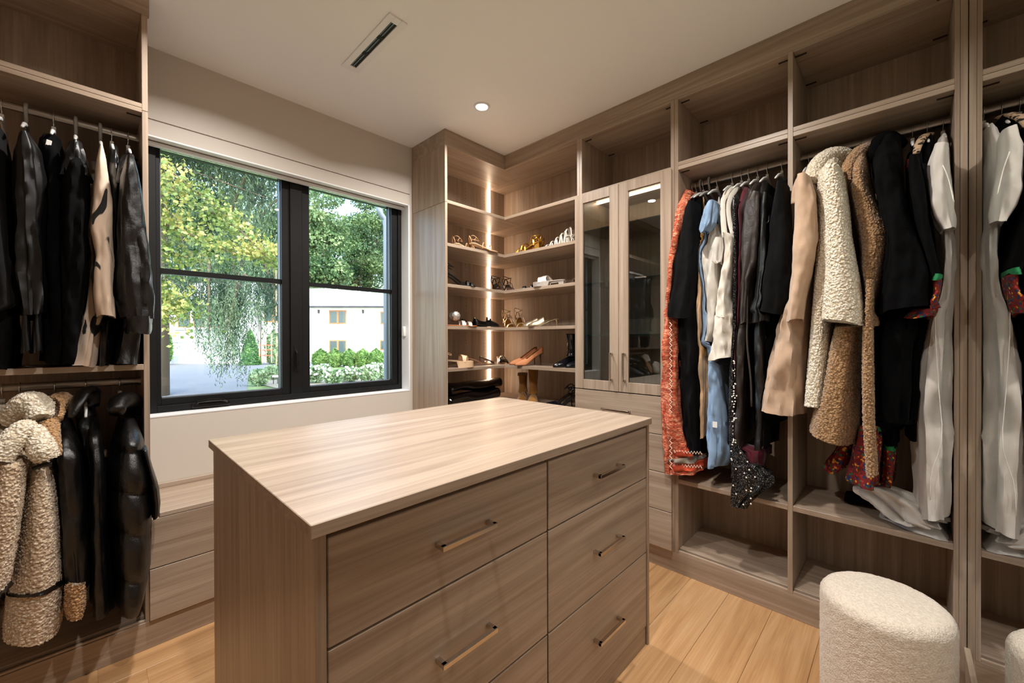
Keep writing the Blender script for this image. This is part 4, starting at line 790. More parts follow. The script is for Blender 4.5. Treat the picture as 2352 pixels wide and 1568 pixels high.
roll('edge_binding', [(Cc, 1345, 290), (Cc, 1400, 380), (Cc, 1440, 480), (Cc, 1478, 640)], .0016, m_hem, t, 'R', (2.12, 2.06, 2.055, 2.055))
# crumpled train lying on the shelf
nx, ny = 70, 70; V = []; Fc = []
zs = .5245
for i in range(nx):
    for j in range(ny):
        a, b_ = i/(nx-1), j/(ny-1)          # a along y (to mirror), b towards the back
        y_ = .075-.205*a; edge = min(a, 1-a)*2; x_ = 2.262+.36*b_+.10*(1-a)**2*(1-b_)
        p = Vector((x_*9, y_*12, 3.1)); k = abs(noise.noise(p))*1.2+.5*abs(noise.noise(p*2.3)); hump = math.exp(-((a-.72)/.26)**2-((b_-.35)/.38)**2)
        z_ = zs+.0015+min(1, 6*min(a, 1-a, b_, 1-b_))*(.006+.085*k*(.35+.65*hump)+.05*hump)
        V.append((x_+.02*noise.noise(p*1.7), y_+.012*noise.noise(p*1.3+Vector((5, 0, 0))), z_))
for i in range(nx-1):
    for j in range(ny-1): q = i*ny+j; Fc.append((q, q+1, q+ny+1, q+ny))
o = MB().add(V, Fc).build('train', m_sheer, t, True)
o = piece('train_fold', [(D, 640, 800, 1085), (D, 640, 900, 1120), (D, 740, 1050, 1200), (D, 860, 1100, 1290), (D, 930, 1190, 1318)], m_sheer, t, 'R', 2.255, 2.36, .016, 5, 45, drop=0, ease=.1)

# ---- upper left rail ----
G3 = 'jackets on the upper rail beside the window'
t = hung('blazer', 'charcoal blazer with wide lapel over black trousers', 'jacket', L1, 10, 630, 'L', LZU, 'wire', 'chrome hook hanger holding the charcoal blazer', G3)
piece('jacket', [(L1, -40, 25, 790), (L1, -60, 40, 900), (L1, -70, 55, 1300), (L1, -70, 68, 1560), (L2, -90, 130, 200), (L2, -90, 190, 400), (L2, -90, 165, 520), (L2, -90, 50, 556)], m_char, t, 'L', 2.19, 2.60, .006, 3, 50)
piece('trousers', [(L2, -90, 120, 450), (L2, -80, 130, 800), (L2, -80, 110, 1030)], m_blk, t, 'L', 2.25, 2.58, .006, 3, 51, drop=0)
t = hung('satin_blouse', 'black satin blouse with gathered balloon sleeve', 'blouse', L1, 157, 660, 'L', LZU, 'velvet', 'thick white hanger holding the black satin blouse', G3)
piece('body', [(L1, 115, 180, 800), (L1, 100, 200, 900), (L1, 120, 240, 1300), (L2, 180, 340, 0), (L2, 180, 330, 600)], m_satin, t, 'L', 2.28, 2.58, .006, 3, 52)
piece('sleeve', [(L1, 112, 182, 805), (L1, 92, 232, 890), (L1, 85, 262, 1050), (L1, 90, 272, 1200), (L1, 102, 246, 1350), (L1, 94, 262, 1430), (L1, 106, 275, 1560), (L2, 140, 374, 200), (L2, 178, 372, 400), (L2, 205, 348, 570)], m_satin, t, 'L', 2.17, 2.34, .010, 5, 53, drop=.06, neck=.14, ease=.3)
for a_, b_ in ((175, 250), (262, 345)): piece('cuff', [(L2, (a_+b_)/2-28, (a_+b_)/2+28, 565), (L2, a_, b_-5, 700), (L2, a_-2, b_-2, 885)], m_satin, t, 'L', 2.19, 2.27, .005, 3, 54, drop=0)
t = hung('hooded_coat', 'long black coat with a small white tag', 'coat', L1, 322, 690, 'L', LZU, 'wire', 'chrome hook hanger holding the long black coat', G3)
piece('body', [(L1, 230, 360, 825), (L1, 218, 385, 930), (L1, 225, 385, 1300), (L2, 330, 540, 0), (L2, 345, 560, 500), (L2, 350, 560, 970)], m_velvet, t, 'L', 2.21, 2.58, .006, 3, 55)
o = MB().box(-.007, .007, -.003, .003, -.024, .024, .002).build('tag', M_WPLAS, t, local=True); o.location = on(110, 336, 1, 2.27)-t.location; o.rotation_euler = (0, .15, 0)
t = hung('velvet_jacket', 'black velvet jacket with ruched satin shoulder', 'jacket', L1, 455, 710, 'L', LZU, 'velvet', 'thick white hanger holding the black velvet jacket', G3)
piece('body', [(L1, 405, 500, 870), (L1, 365, 540, 1040), (L1, 355, 548, 1300), (L2, 470, 745, 0), (L2, 470, 735, 300), (L2, 480, 700, 550), (L2, 480, 650, 900), (L2, 480, 620, 985)], m_velvet, t, 'L', 2.16, 2.58, .006, 3, 56)
piece('shoulder', [(L1, 420, 490, 860), (L1, 395, 500, 910), (L1, 370, 520, 1000), (L1, 362, 535, 1060)], m_satin, t, 'L', 2.20, 2.40, .010, 7, 57, drop=.05, neck=.14, ease=.2)
t = hung('printed_blouse', 'cream blouse with bold black brushstroke print', 'blouse', L1, 602, 745, 'L', LZU, 'velvet', 'thick white hanger holding the brushstroke print blouse', G3)
piece('sleeve', [(L1, 592, 622, 890), (L1, 575, 642, 960), (L1, 562, 660, 1080), (L1, 548, 682, 1200), (L1, 530, 680, 1380), (L1, 558, 683, 1540), (L2, 738, 932, 200), (L2, 752, 936, 420), (L2, 782, 943, 595)], m_brush, t, 'L', 2.14, 2.32, .005, 2, 58, drop=.08, neck=.14)
piece('body', [(L1, 590, 640, 930), (L2, 735, 850, 0), (L2, 722, 840, 450), (L2, 692, 830, 560), (L2, 662, 812, 700), (L2, 626, 800, 850), (L2, 592, 772, 1000)], m_brush, t, 'L', 2.24, 2.56, .007, 4, 59)
t = hung('sequin_jacket', 'black sequinned jacket squeezed beside the leather jacket', 'jacket', L1, 670, 775, 'L', LZU, 'wire', 'chrome hook hanger holding the black sequinned jacket', G3)
piece('body', [(L1, 655, 712, 890), (L1, 650, 722, 1000), (L1, 680, 728, 1300), (L2, 880, 965, 0), (L2, 860, 950, 400), (L2, 832, 930, 610), (L2, 815, 892, 985)], leather('black_beads', (16, 16, 18), .3), t, 'L', 2.23, 2.56, .005, 3, 60)
t = hung('leather_jacket', 'black leather jacket with buttoned cuff in front of the window edge', 'jacket', L1, 768, 800, 'L', LZU, 'wire', 'chrome hook hanger holding the black leather jacket', G3)
piece('sleeve', [(L1, 755, 805, 945), (L1, 722, 840, 1050), (L1, 712, 868, 1250), (L1, 712, 888, 1450), (L1, 716, 905, 1560), (L2, 965, 1245, 220), (L2, 972, 1250, 400), (L2, 1025, 1242, 570), (L2, 1032, 1240, 600)], m_lea, t, 'L', 2.09, 2.29, .009, 5, 61, drop=.08, neck=.16, ease=1.6)
cf = piece('cuff', [(L2, 1030, 1245, 592), (L2, 1034, 1244, 660), (L2, 1038, 1242, 728)], m_lea, t, 'L', 2.085, 2.27, .002, 3, 62, lev=8, drop=0)
for yy in (620, 685): MB().ball(on(*P_(L2, 1208, yy), 1, 2.105), .006, 10, 6, (1, .5, 1)).build('button', m_lea, cf, True)
piece('body', [(L1, 745, 810, 935), (L1, 722, 838, 1050), (L2, 990, 1190, 300), (L2, 960, 1180, 700), (L2, 905, 1165, 985)], m_lea2, t, 'L', 2.22, 2.58, .006, 3, 63)
roll('collar', [(L1, 712, 1100), (L1, 735, 990), (L1, 770, 935), (L1, 810, 960)], [.008, .012, .014, .010], m_lea, t, 'L', (2.2, 2.24, 2.3, 2.36), flat=.5)

# ---- lower left rail ----
G4 = 'coats on the lower rail beside the window'
t = hung('shearling_coat', 'cream shearling coat half hidden at the end of the lower rail', 'coat', L2, 20, 1175, 'L', LZL, 'wire', 'chrome hook hanger holding the half hidden cream coat', G4)
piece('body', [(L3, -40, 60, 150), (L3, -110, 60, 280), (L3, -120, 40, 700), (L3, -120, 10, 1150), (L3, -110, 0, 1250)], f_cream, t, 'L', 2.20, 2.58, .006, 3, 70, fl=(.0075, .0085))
t = hung('shearling_coat', 'beige shearling coat with black trim on the lower rail', 'coat', L2, 163, 1160, 'L', LZL, 'wire', 'chrome hook hanger holding the beige shearling coat', G4)
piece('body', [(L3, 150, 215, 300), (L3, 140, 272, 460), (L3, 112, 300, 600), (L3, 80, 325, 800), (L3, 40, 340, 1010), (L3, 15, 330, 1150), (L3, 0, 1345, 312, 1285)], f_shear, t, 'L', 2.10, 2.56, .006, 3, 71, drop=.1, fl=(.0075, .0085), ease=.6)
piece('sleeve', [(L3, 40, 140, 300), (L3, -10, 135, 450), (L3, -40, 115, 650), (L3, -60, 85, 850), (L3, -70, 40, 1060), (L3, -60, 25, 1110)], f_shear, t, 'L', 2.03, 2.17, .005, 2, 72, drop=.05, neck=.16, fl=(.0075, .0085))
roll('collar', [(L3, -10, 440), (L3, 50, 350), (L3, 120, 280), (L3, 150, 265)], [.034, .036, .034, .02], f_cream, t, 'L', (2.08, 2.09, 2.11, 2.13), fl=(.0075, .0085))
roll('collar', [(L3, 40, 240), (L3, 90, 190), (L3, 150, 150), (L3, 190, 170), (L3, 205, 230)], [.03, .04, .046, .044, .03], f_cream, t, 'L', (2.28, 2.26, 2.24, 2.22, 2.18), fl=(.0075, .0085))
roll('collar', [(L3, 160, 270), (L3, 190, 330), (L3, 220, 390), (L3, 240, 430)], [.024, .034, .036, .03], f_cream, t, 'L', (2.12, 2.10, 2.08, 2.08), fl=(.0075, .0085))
roll('trim', [(L3, 165, 480), (L3, 215, 462), (L3, 265, 455)], .007, m_lea, t, 'L', 2.10); roll('trim', [(L3, 140, 300), (L3, 165, 370), (L3, 185, 450)], .007, m_lea, t, 'L', 2.085)
piece('trim', [(L3, 26, 1092, 338, 1012), (L3, 24, 1112, 337, 1034)], m_lea, t, 'L', 2.094, 2.57, .006, 3, 71, lev=5, drop=0, cr=0); piece('trim', [(L3, -72, 1128, 42, 1086), (L3, -70, 1140, 40, 1100)], m_lea, t, 'L', 2.026, 2.17, .005, 2, 72, lev=5, drop=0, cr=0)
t = hung('aviator_jacket', 'black leather aviator jacket with caramel fleece collar and cuff', 'jacket', L2, 450, 1140, 'L', LZL, 'wire', 'chrome hook hanger holding the aviator jacket', G4)
piece('body', [(L3, 270, 340, 190), (L3, 265, 360, 300), (L3, 290, 410, 600), (L3, 330, 420, 1000), (L3, 335, 420, 1080)], m_lea2, t, 'L', 2.26, 2.57, .005, 3, 74)
piece('sleeve', [(L3, 305, 345, 222), (L3, 292, 380, 280), (L3, 288, 412, 400), (L3, 300, 425, 560), (L3, 325, 438, 850), (L3, 345, 442, 1070)], m_lea, t, 'L', 2.12, 2.29, .006, 3, 75, drop=.06, neck=.15)
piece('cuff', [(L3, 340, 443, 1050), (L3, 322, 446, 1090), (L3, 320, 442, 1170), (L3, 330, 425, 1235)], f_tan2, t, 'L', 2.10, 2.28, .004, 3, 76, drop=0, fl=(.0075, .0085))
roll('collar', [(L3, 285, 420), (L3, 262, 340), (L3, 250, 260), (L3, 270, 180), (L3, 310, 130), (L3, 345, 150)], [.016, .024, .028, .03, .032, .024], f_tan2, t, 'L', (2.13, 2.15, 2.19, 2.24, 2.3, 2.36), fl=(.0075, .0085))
t = hung('biker_jacket', 'narrow black leather jacket with upturned collar', 'jacket', L2, 702, 1120, 'L', LZL, 'wire', 'chrome hook hanger holding the narrow black leather jacket', G4)
piece('body', [(L3, 395, 480, 130), (L3, 375, 490, 250), (L3, 430, 520, 500), (L3, 450, 545, 900), (L3, 455, 560, 1150)], m_lea2, t, 'L', 2.24, 2.57, .005, 3, 77)
piece('sleeve', [(L3, 455, 500, 220), (L3, 445, 515, 320), (L3, 458, 530, 450), (L3, 462, 540, 800), (L3, 458, 560, 1050), (L3, 464, 572, 1215)], m_lea, t, 'L', 2.12, 2.28, .006, 3, 78, drop=.05, neck=.15)
roll('collar', [(L3, 350, 220), (L3, 390, 150), (L3, 430, 90), (L3, 470, 85), (L3, 480, 160)], [.018, .026, .028, .024, .016], m_lea, t, 'L', (2.2, 2.22, 2.28, 2.32, 2.34), flat=.6)
t = hung('puffer_jacket', 'glossy black quilted puffer jacket beside the drawer bench', 'jacket', L2, 980, 1110, 'L', LZL, 'wire', 'chrome hook hanger holding the black puffer jacket', G4)
def puff(nm, rows, root, xf, xb, seams, seed, drop):
    R = rings_from(rows, 'L', xf, xb, 110, 84, .004, 3, seed, drop, neck=.16); z0, z1 = R[0][0][2], R[-1][0][2]; out = []
    for ring in R:
        t_ = (z0-ring[0][2])/(z0-z1); c = np.mean(np.array(ring), 0); nrst = min(abs(t_-s) for s in seams); b_ = 1+.085*min(1, (nrst/.07))**.5-.06
        out.append([(c[0]+(p[0]-c[0])*(b_+.07*math.sin(i*1.25+3*math.sin(i*.4))*math.exp(-(nrst/.045)**2)+.05*noise.noise(Vector(p)*14)), c[1]+(p[1]-c[1])*b_, p[2]+.006*noise.noise(Vector(p)*9)) for i, p in enumerate(ring)])
    return MB().loft(out).build(nm, m_lea, root, True)
puff('body', [(L3, 615, 690, 215), (L3, 590, 735, 330), (L3, 556, 770, 480), (L3, 550, 782, 600), (L3, 556, 782, 760), (L3, 566, 775, 950), (L3, 576, 745, 1120), (L3, 590, 715, 1195)], t, 2.09, 2.56, (.0, .15, .36, .575, .82, 1.0), 80, .10)
puff('sleeve', [(L3, 720, 752, 380), (L3, 745, 780, 480), (L3, 765, 810, 570), (L3, 778, 815, 650), (L3, 775, 808, 720)], t, 2.11, 2.24, (0, .5, 1.0), 81, 0)
roll('collar', [(L3, 596, 190), (L3, 600, 150), (L3, 640, 130), (L3, 690, 150), (L3, 692, 200)], [.024, .032, .036, .032, .022], m_lea, t, 'L', (2.2, 2.24, 2.3, 2.36, 2.38))

# ---- hanging clothes press against each other and the panels instead of passing through ----
def kids(o):
    out = []
    for c in o.children: out += ([c] if c.type == 'MESH' and c.location.length < 1e-6 else [])+kids(c)
    return out
from mathutils.bvhtree import BVHTree
def wverts(o): 
    a = np.empty(3*len(o.data.vertices), np.float32); o.data.vertices.foreach_get('co', a); return a.reshape(-1, 3)+np.array(woff(o), np.float32)
def setw(o, a): o.data.vertices.foreach_set('co', (a-np.array(woff(o), np.float32)).astype(np.float32).ravel()); o.data.update()
def body_tree(t):
    V, F = [], []
    for o in kids(t):
        a = wverts(o); k = len(V); V += [tuple(p) for p in a]; F += [tuple(i+k for i in p.vertices) for p in o.data.polygons]
    a = np.array(V); return BVHTree.FromPolygons(V, F), a.min(0), a.max(0)
def clampR(a, bay):
    if bay == 1:
        m_ = a[:, 0] > 2.228; a[m_, 1] = np.minimum(a[m_, 1], .889); m_ = a[:, 0] > 2.247; a[m_, 1] = np.maximum(a[m_, 1], .3895)
    else:
        m_ = a[:, 0] > 2.247; a[m_, 1] = np.clip(a[m_, 1], -.1365, .362); a[:, 1] = np.maximum(a[:, 1], -.158)
    m_ = (a[:, 0] > 2.247) & (a[:, 2] < .5265); a[m_, 2] = .5265; a[:, 0] = np.minimum(a[:, 0], 2.641)
def clampL(a, lower):
    m_ = a[:, 1] > 2.286; a[m_, 0] = np.minimum(a[m_, 0], .149); m_ = (a[:, 1] > 2.262) & (a[:, 2] < .575); a[m_, 0] = np.minimum(a[m_, 0], .149)
    m_ = a[:, 1] > 2.286; a[m_, 2] = np.maximum(a[m_, 2], .137 if lower else 1.2035); a[:, 1] = np.minimum(a[:, 1], 2.641)
def settle(names, ax, clamp, arg):
    fixed = []; other = 1-ax
    for nm in names:
        t, hk = HOOK[nm]; objs = kids(t); par = arg(nm)
        for o in objs: a = wverts(o); clamp(a, par); setw(o, a)
        own, omn, omx = body_tree(t)
        near = [f_ for f_ in fixed if (f_[2] < omx+.02).all() and (f_[3] > omn-.02).all()]
        for o in objs:
            if not near: break
            a = wverts(o); fl_ = len(o.modifiers) > 0; offs = ((0, 0),) if fl_ else ((0, 0), (.010, 0), (-.010, 0), (0, .012), (0, -.012)); ch = False
            for i in range(len(a)):
                p = a[i]; lo, hi = -9., 9.
                for (h2, b2, mn, mx, fz) in near:
                    mg = .003+(.004 if fl_ else 0)+(.004 if fz else 0)
                    if p[other] < mn[other]-.012 or p[other] > mx[other]+.012 or p[2] < mn[2]-.014 or p[2] > mx[2]+.014: continue
                    up_ = hk > h2
                    if (up_ and p[ax] > mx[ax]+mg) or (not up_ and p[ax] < mn[ax]-mg): continue
                    for (d1, d2) in offs:
                        q = [0, 0, float(p[2])+d2]; q[other] = float(p[other])+d1; q[ax] = float(mx[ax])+.05 if up_ else float(mn[ax])-.05; dv = [0, 0, 0]; dv[ax] = -1 if up_ else 1
                        h = b2.ray_cast(q, dv)
                        if h[0] is None: continue
                        if up_: lo = max(lo, h[0][ax]+mg)
                        else: hi = min(hi, h[0][ax]-mg)
                if lo > p[ax]-.06 and lo > -9 or hi < p[ax]+.06 and hi < 9:
                    q = [0, 0, float(p[2])]; q[other] = float(p[other]); q[ax] = float(omn[ax])-.05; dv = [0, 0, 0]; dv[ax] = 1; h = own.ray_cast(q, dv); o0 = h[0][ax] if h[0] else p[ax]
                    q[ax] = float(omx[ax])+.05; dv[ax] = -1; h = own.ray_cast(q, dv); o1 = h[0][ax] if h[0] else p[ax]; y = float(p[ax])
                    if lo > hi: y = (lo+hi)/2+.04*(y-(o0+o1)/2)
                    else:
                        y = max(y, lo+.3*max(0, y-o0)); y = min(y, hi-.3*max(0, o1-y)) if hi < 9 else y; y = max(y, lo)
                    if abs(y-p[ax]) > 1e-5: a[i][ax] = y; ch = True
            if ch: clamp(a, par); setw(o, a)
        b2, mn, mx = body_tree(t); fixed.append((hk, b2, mn, mx, any(len(o.modifiers) for o in objs)))
bay2 = ['teddy_coat', 'teddy_coat.001', 'wool_overcoat', 'fur_coat', 'muslin_gown', 'embroidered_kaftan', 'leopard_collar_coat']
settle(bay2+['wool_coat', 'leather_trench', 'leather_coat', 'halter_dress', 'burgundy_dress', 'sequin_gown', 'ruched_dress', 'puff_sleeve_dress', 'jumpsuit', 'tweed_kaftan', 'slip_dress', 'satin_dress'], 1, clampR, lambda n_: 2 if n_ in bay2 else 1)
settle(['leather_jacket', 'printed_blouse', 'sequin_jacket', 'velvet_jacket', 'satin_blouse', 'hooded_coat', 'blazer'], 0, clampL, lambda n_: False)
settle(['shearling_coat.001', 'aviator_jacket', 'puffer_jacket', 'biker_jacket', 'shearling_coat'], 0, clampL, lambda n_: True)
# ------------------------------------------------------------------ shoes
def wprof(s, W_=.038, pointed=False):
    xs = [0, .04, .12, .35, .68, .85, .95, 1.0]; ws = [.35, .62, .74, .66, 1.0, .86, .5, .08] if not pointed else [.35, .62, .74, .62, .92, .62, .28, .04]
    return W_*float(np.interp(s, xs, ws))
def zprof(s, heel, plat): return plat+(heel-plat)*float(np.interp(s, [0, .12, .3, .5, .66, 1], [1, .97, .72, .32, .0, 0]))
def shoe(kind, mats, Ln=.235, heel=.08, plat=.008, th=.006, pointed=False, Wd=.038, shaft=.16, hk='block', straps=(), ankle=None, flop=0):
    """toe towards +x, standing on z=0; returns an Empty with parts"""
    t = thing(kind, (0, 0, 0)); S = np.linspace(0, 1, 26); mu, ms, mh = mats
    rings = []
    for s in S:
        w_ = wprof(s, Wd, pointed); z = zprof(s, heel, plat); b_ = max(0, z-th) if s < .5 else (0 if plat > .012 else max(0, z-th)); x = s*Ln; rings.append([(x, -w_, b_), (x, w_, b_), (x, w_, z), (x, -w_, z)])
    smooth_auto(MB().loft(rings).build('sole', ms, t, local=True))
    if heel > .02:
        if hk == 'block': rr = [[(x-.016*1.2, -.02, z), (x+.024, -.02, z), (x+.024, .02, z), (x-.012, .02, z)] for x, z in ((.02, 0), (.022, heel-.002))]
        else:
            rr = [[(.016+k*.012+r*math.cos(a), r*math.sin(a), z) for a in np.linspace(0, 2*math.pi, 10, endpoint=False)] for k, r, z in ((0, .0045, 0), (.1, .0045, heel*.5), (.4, .009, heel*.85), (.8, .02, heel-.001))]
        smooth_auto(MB().loft(rr).build('heel', mh, t, local=True))
    if kind in ('pump', 'boot', 'ankle_boot', 'loafer', 'mule'):
        op = {'pump': .60, 'loafer': .55, 'boot': -1, 'ankle_boot': -1, 'mule': .50}[kind]; v = []; f = []; m_ = 9
        Su = [s for s in np.linspace(0 if kind != 'mule' else .48, .985, 24)]
        for side in (0, 1):
            k0 = len(v)
            for s in Su:
                w_ = wprof(s, Wd, pointed)*1.04; z = zprof(s, heel, plat); H = float(np.interp(s, [0, .15, .4, .62, .8, 1], [.062, .05, .052, .05, .036, .012])); tm = math.pi/2 if s >= op else math.pi/2*float(np.interp(s, [0, .3, op], [.62, .42, .5] if kind != 'mule' else [.3, .3, .8]))
                if kind == 'mule' and s < op: tm = math.pi/2*.5
                for q in range(m_):
                    a = tm*q/(m_-1); v.append((s*Ln, (w_*math.cos(a))*(1 if side else -1), z-th*.5+H*math.sin(a)))
            n_ = len(Su)
            for i in range(n_-1):
                for q in range(m_-1): a = k0+i*m_+q; f.append((a, a+1, a+m_+1, a+m_))
        o = MB().add(v, f).build('upper', mu, t, True, local=True); md = o.modifiers.new('shell', 'SOLIDIFY'); md.thickness = .0022
    if kind in ('boot', 'ankle_boot'):
        z0 = heel+.03; cx = .055; rings = []
        for q in np.linspace(0, 1, 24):
            z = z0+shaft*q; bx, bz = cx, z
            if flop and q > .72:
                g = (q-.72)/.28; bx = cx+flop*g*1.3; bz = z0+shaft*(.72+.28*(g-g*g*1.1))
            r = float(np.interp(q, [0, .12, .3, 1], [.05, .042, .038, .05])); rings.append([(bx+r*1.05*math.cos(a)+.002*math.sin(5*a+9*q), r*.82*math.sin(a), bz) for a in np.linspace(0, 2*math.pi, 24, endpoint=False)])
        o = MB().loft(rings, False, True).build('shaft', mu, t, True, local=True)
    for (s, H, r, lean) in straps:
        w_ = wprof(s, Wd, pointed); z = zprof(s, heel, plat); hw = max(r*1.9, .002); rings = []
        for a in np.linspace(0, math.pi, 15):
            cx_ = s*Ln+lean*math.cos(a); q0 = (w_*1.03*math.cos(a), z-.004+H*math.sin(a)); q1 = (q0[0]*.93, z-.004+(q0[1]-z+.004)*.93-.0006)
            rings.append([(cx_-hw, q0[0], q0[1]), (cx_+hw, q0[0], q0[1]-.25*hw), (cx_+hw, q1[0], q1[1]-.25*hw), (cx_-hw, q1[0], q1[1])])
        smooth_auto(MB().loft(rings).build('strap', mu, t, local=True), 50)
    if ankle:
        h_, rx, ry, r = ankle; h_ *= .72; c = heel+h_
        MB().tube([(.04+rx*math.cos(a)*.95, ry*math.sin(a), c-.014*math.cos(a)+.006*math.sin(2*a)) for a in np.linspace(0, 2*math.pi, 20, endpoint=False)], r, 8, closed=True).build('ankle_strap', mu, t, True, local=True)
        for sy in (-1, 1): MB().tube([(.03, sy*wprof(.15, Wd)*.95, heel), (.02, sy*ry*.98, heel+h_*.5), (.035, sy*ry, c)], r, 8).build('strap', mu, t, True, local=True)
        MB().tube([(.004, -.02, heel), (-.004, -.012, heel+.035), (-.006, 0, heel+.05), (-.004, .012, heel+.035), (.004, .02, heel)], r*1.6, 8).build('heel_counter', mu, t, True, local=True)
    return t
def put(o, u, v, z, rz, mode, plane, label, cat, group, tilt=0):
    """mode 'x'/'y': stands on shelf z at that depth plane; 'z': the pixel itself lies on the shelf"""
    p = Vector((u, v, z)) if mode == 'w' else on(u, v, {'x': 0, 'y': 1, 'z': 2}[mode], z if mode == 'z' else plane); o.location = (p.x, p.y, z); o.rotation_euler = (tilt, 0, math.radians(rz)); return tag(o, label, cat, group)
def pair(o, a, b_, labels, cat, group=None, **k):
    """a, b_: (u, v, z, rz, mode, plane); puts the shoe and a mirrored partner"""
    c = copy_tree(o); put(o, *a, labels[0], cat, group); put(c, *b_, labels[1], cat, group); return o, c
mt_nude = plain('nude_leather', (206, 158, 116), .4); mt_gold = plain('gold_foil', (190, 142, 62), .28, .85); mt_silver = plain('pale_gold_foil', (196, 176, 146), .28, .8); mt_blk = plain('black_shoe_leather', (14, 13, 13), .3)
mt_tan = plain('tan_suede', (188, 122, 78), .7); mt_rope = fabric('white_rope', (226, 218, 206), .8, .1, 300, .6); mt_beige = plain('beige_shoe_leather', (214, 182, 146), .5); mt_must = fabric('mustard_suede', (146, 98, 34), .9, .3, 400, .3, .15)
mt_glit = plain('silver_glitter', (206, 198, 190), .35, .5); mt_clear = glassmat('clear_vinyl', (236, 232, 228), 1.4, .06); mt_dkbrn = plain('dark_insole', (70, 46, 34), .6); mt_bluea = plain('black_blue_patent', (12, 14, 20), .12)
SB, SC, SD, SE, SF = 1.966, 1.685, 1.395, 1.10, .815
def two(g, la, lb=None): return (la, lb or la)
# shelf B
o = shoe('strappy_sandal', (mt_nude, mt_beige, mt_nude), heel=.05, hk='stiletto', straps=((.72, .05, .0018, .01), (.5, .05, .0018, .03)), ankle=(.05, .034, .03, .002))
pair(o, (1.87, 2.40, SB, -8, 'w', 0), (1.95, 2.305, SB, -14, 'w', 0), two(0, 'nude strappy sandal on the second shoe shelf'), 'shoe', 'pair of nude strappy sandals')
o = shoe('wrapped_sandal', (mt_gold, mt_gold, mt_gold), heel=.085, hk='block', straps=((.78, .036, .003, .0), (.66, .05, .003, .02), (.5, .055, .003, .03), (.3, .06, .003, -.02), (.58, .055, .003, -.02)), ankle=(.06, .036, .032, .004))
pair(o, (2.50, 2.06, SB, 118, 'w', 0), (2.41, 2.01, SB, 118, 'w', 0), two(0, 'shiny gold wrapped heel on the second shoe shelf'), 'shoe', 'pair of gold wrapped heels')
o = shoe('rope_sandal', (mt_rope, mt_rope, mt_rope), heel=.02, plat=.012, straps=[(.86-.075*k, .030+.012*k, .0026, .018*((-1)**k)) for k in range(10)], ankle=(.085, .04, .036, .003))
pair(o, (2.52, 1.735, SB, 112, 'w', 0), (2.435, 1.70, SB, 112, 'w', 0), two(0, 'white knotted rope sandal beside the gold heel'), 'shoe', 'pair of white rope sandals')
# shelf C
o = shoe('heeled_sandal', (mt_blk, mt_blk, mt_blk), heel=.10, hk='stiletto', straps=((.72, .042, .004, .0), (.85, .03, .004, .0)), ankle=(.07, .034, .03, .003))
pair(o, (1.80, 2.45, SC, -28, 'w', 0), (1.757, 2.369, SC, -28, 'w', 0), two(0, 'black heeled sandal at the end of the third shoe shelf'), 'shoe', 'pair of black heeled sandals')
o = shoe('crossover_sandal', (mt_blk, mt_dkbrn, mt_blk), heel=.075, hk='block', straps=((.75, .034, .005, .0), (.5, .06, .003, .03)), ankle=(.075, .04, .036, .003))
pair(o, (2.35, 2.465, SC, -118, 'w', 0), (2.44, 2.42, SC, -124, 'w', 0), two(0, 'black crossover strap sandal beside the light strip'), 'shoe', 'pair of black crossover sandals')
o = shoe('slingback', (mt_blk, mt_blk, mt_blk), heel=.03, straps=((.8, .03, .006, .0), (.55, .035, .003, .0)), ankle=(.02, .036, .03, .003))
pair(o, (2.53, 2.035, SC, 120, 'w', 0), (2.45, 1.97, SC, 120, 'w', 0), two(0, 'low black slingback in the shelf corner'), 'shoe', 'pair of low black slingbacks')
o = shoe('platform_slide', (mt_glit, mt_glit, mt_glit), heel=.045, plat=.034, straps=((.74, .045, .011, .0), (.60, .05, .009, .015)))
pair(o, (2.445, 1.79, SC, 118, 'w', 0), (2.368, 1.748, SC, 118, 'w', 0), two(0, 'silvery white platform slide on the third shoe shelf'), 'shoe', 'pair of silvery platform slides')
o = shoe('block_heel_sandal', (mt_glit, mt_beige, mt_glit), heel=.11, plat=.02, hk='block', straps=((.75, .04, .008, 0),), ankle=(.05, .036, .032, .003))
pair(o, (2.605, 1.745, SC, 93, 'w', 0), (2.522, 1.60, SC, 93, 'w', 0), two(0, 'grey glitter block heel sandal behind the platform slides'), 'shoe', 'pair of grey glitter block heels')
# shelf D
o = shoe('glitter_sandal', (mt_glit, mt_tan, mt_glit), heel=.012, straps=((.75, .034, .007, 0), (.55, .04, .007, 0)))
a, b_ = pair(o, (1.79, 2.43, SD, -25, 'w', 0), (1.753, 2.348, SD, -25, 'w', 0), two(0, 'flat sandal covered in silver glitter on the fourth shoe shelf'), 'shoe', 'pair of glitter sandals')
for s_ in (a, b_):
    o = MB().ball((.075, 0, .075), .034, 44, 32).build('pompom', mt_glit, s_, True, local=True); fluff(o, .006, .008)
o = shoe('loafer', (mt_blk, mt_blk, mt_blk), heel=.02, plat=.012, Ln=.25, straps=((.62, .066, .0025, .02), (.5, .075, .0025, .03)))
pair(o, (2.00, 2.475, SD, -6, 'w', 0), (2.045, 2.375, SD, -6, 'w', 0), two(0, 'black lace-up flat shoe beside the light strip'), 'shoe', 'pair of black lace-up flats')
o = shoe('heeled_sandal', (mt_silver, mt_gold, mt_silver), heel=.085, hk='stiletto', straps=((.78, .034, .007, .0), (.55, .07, .0025, .03), (.4, .07, .0025, .05)), ankle=(.085, .036, .034, .0025))
pair(o, (1160, 740, SD, -119, 'y', 2.46), (2.46, 2.305, SD, -127, 'w', 0), two(0, 'pale gold heeled sandal in the shelf corner'), 'shoe', 'pair of pale gold heeled sandals')
o = shoe('mule', (mt_silver, mt_silver, mt_silver), heel=.06, hk='stiletto')
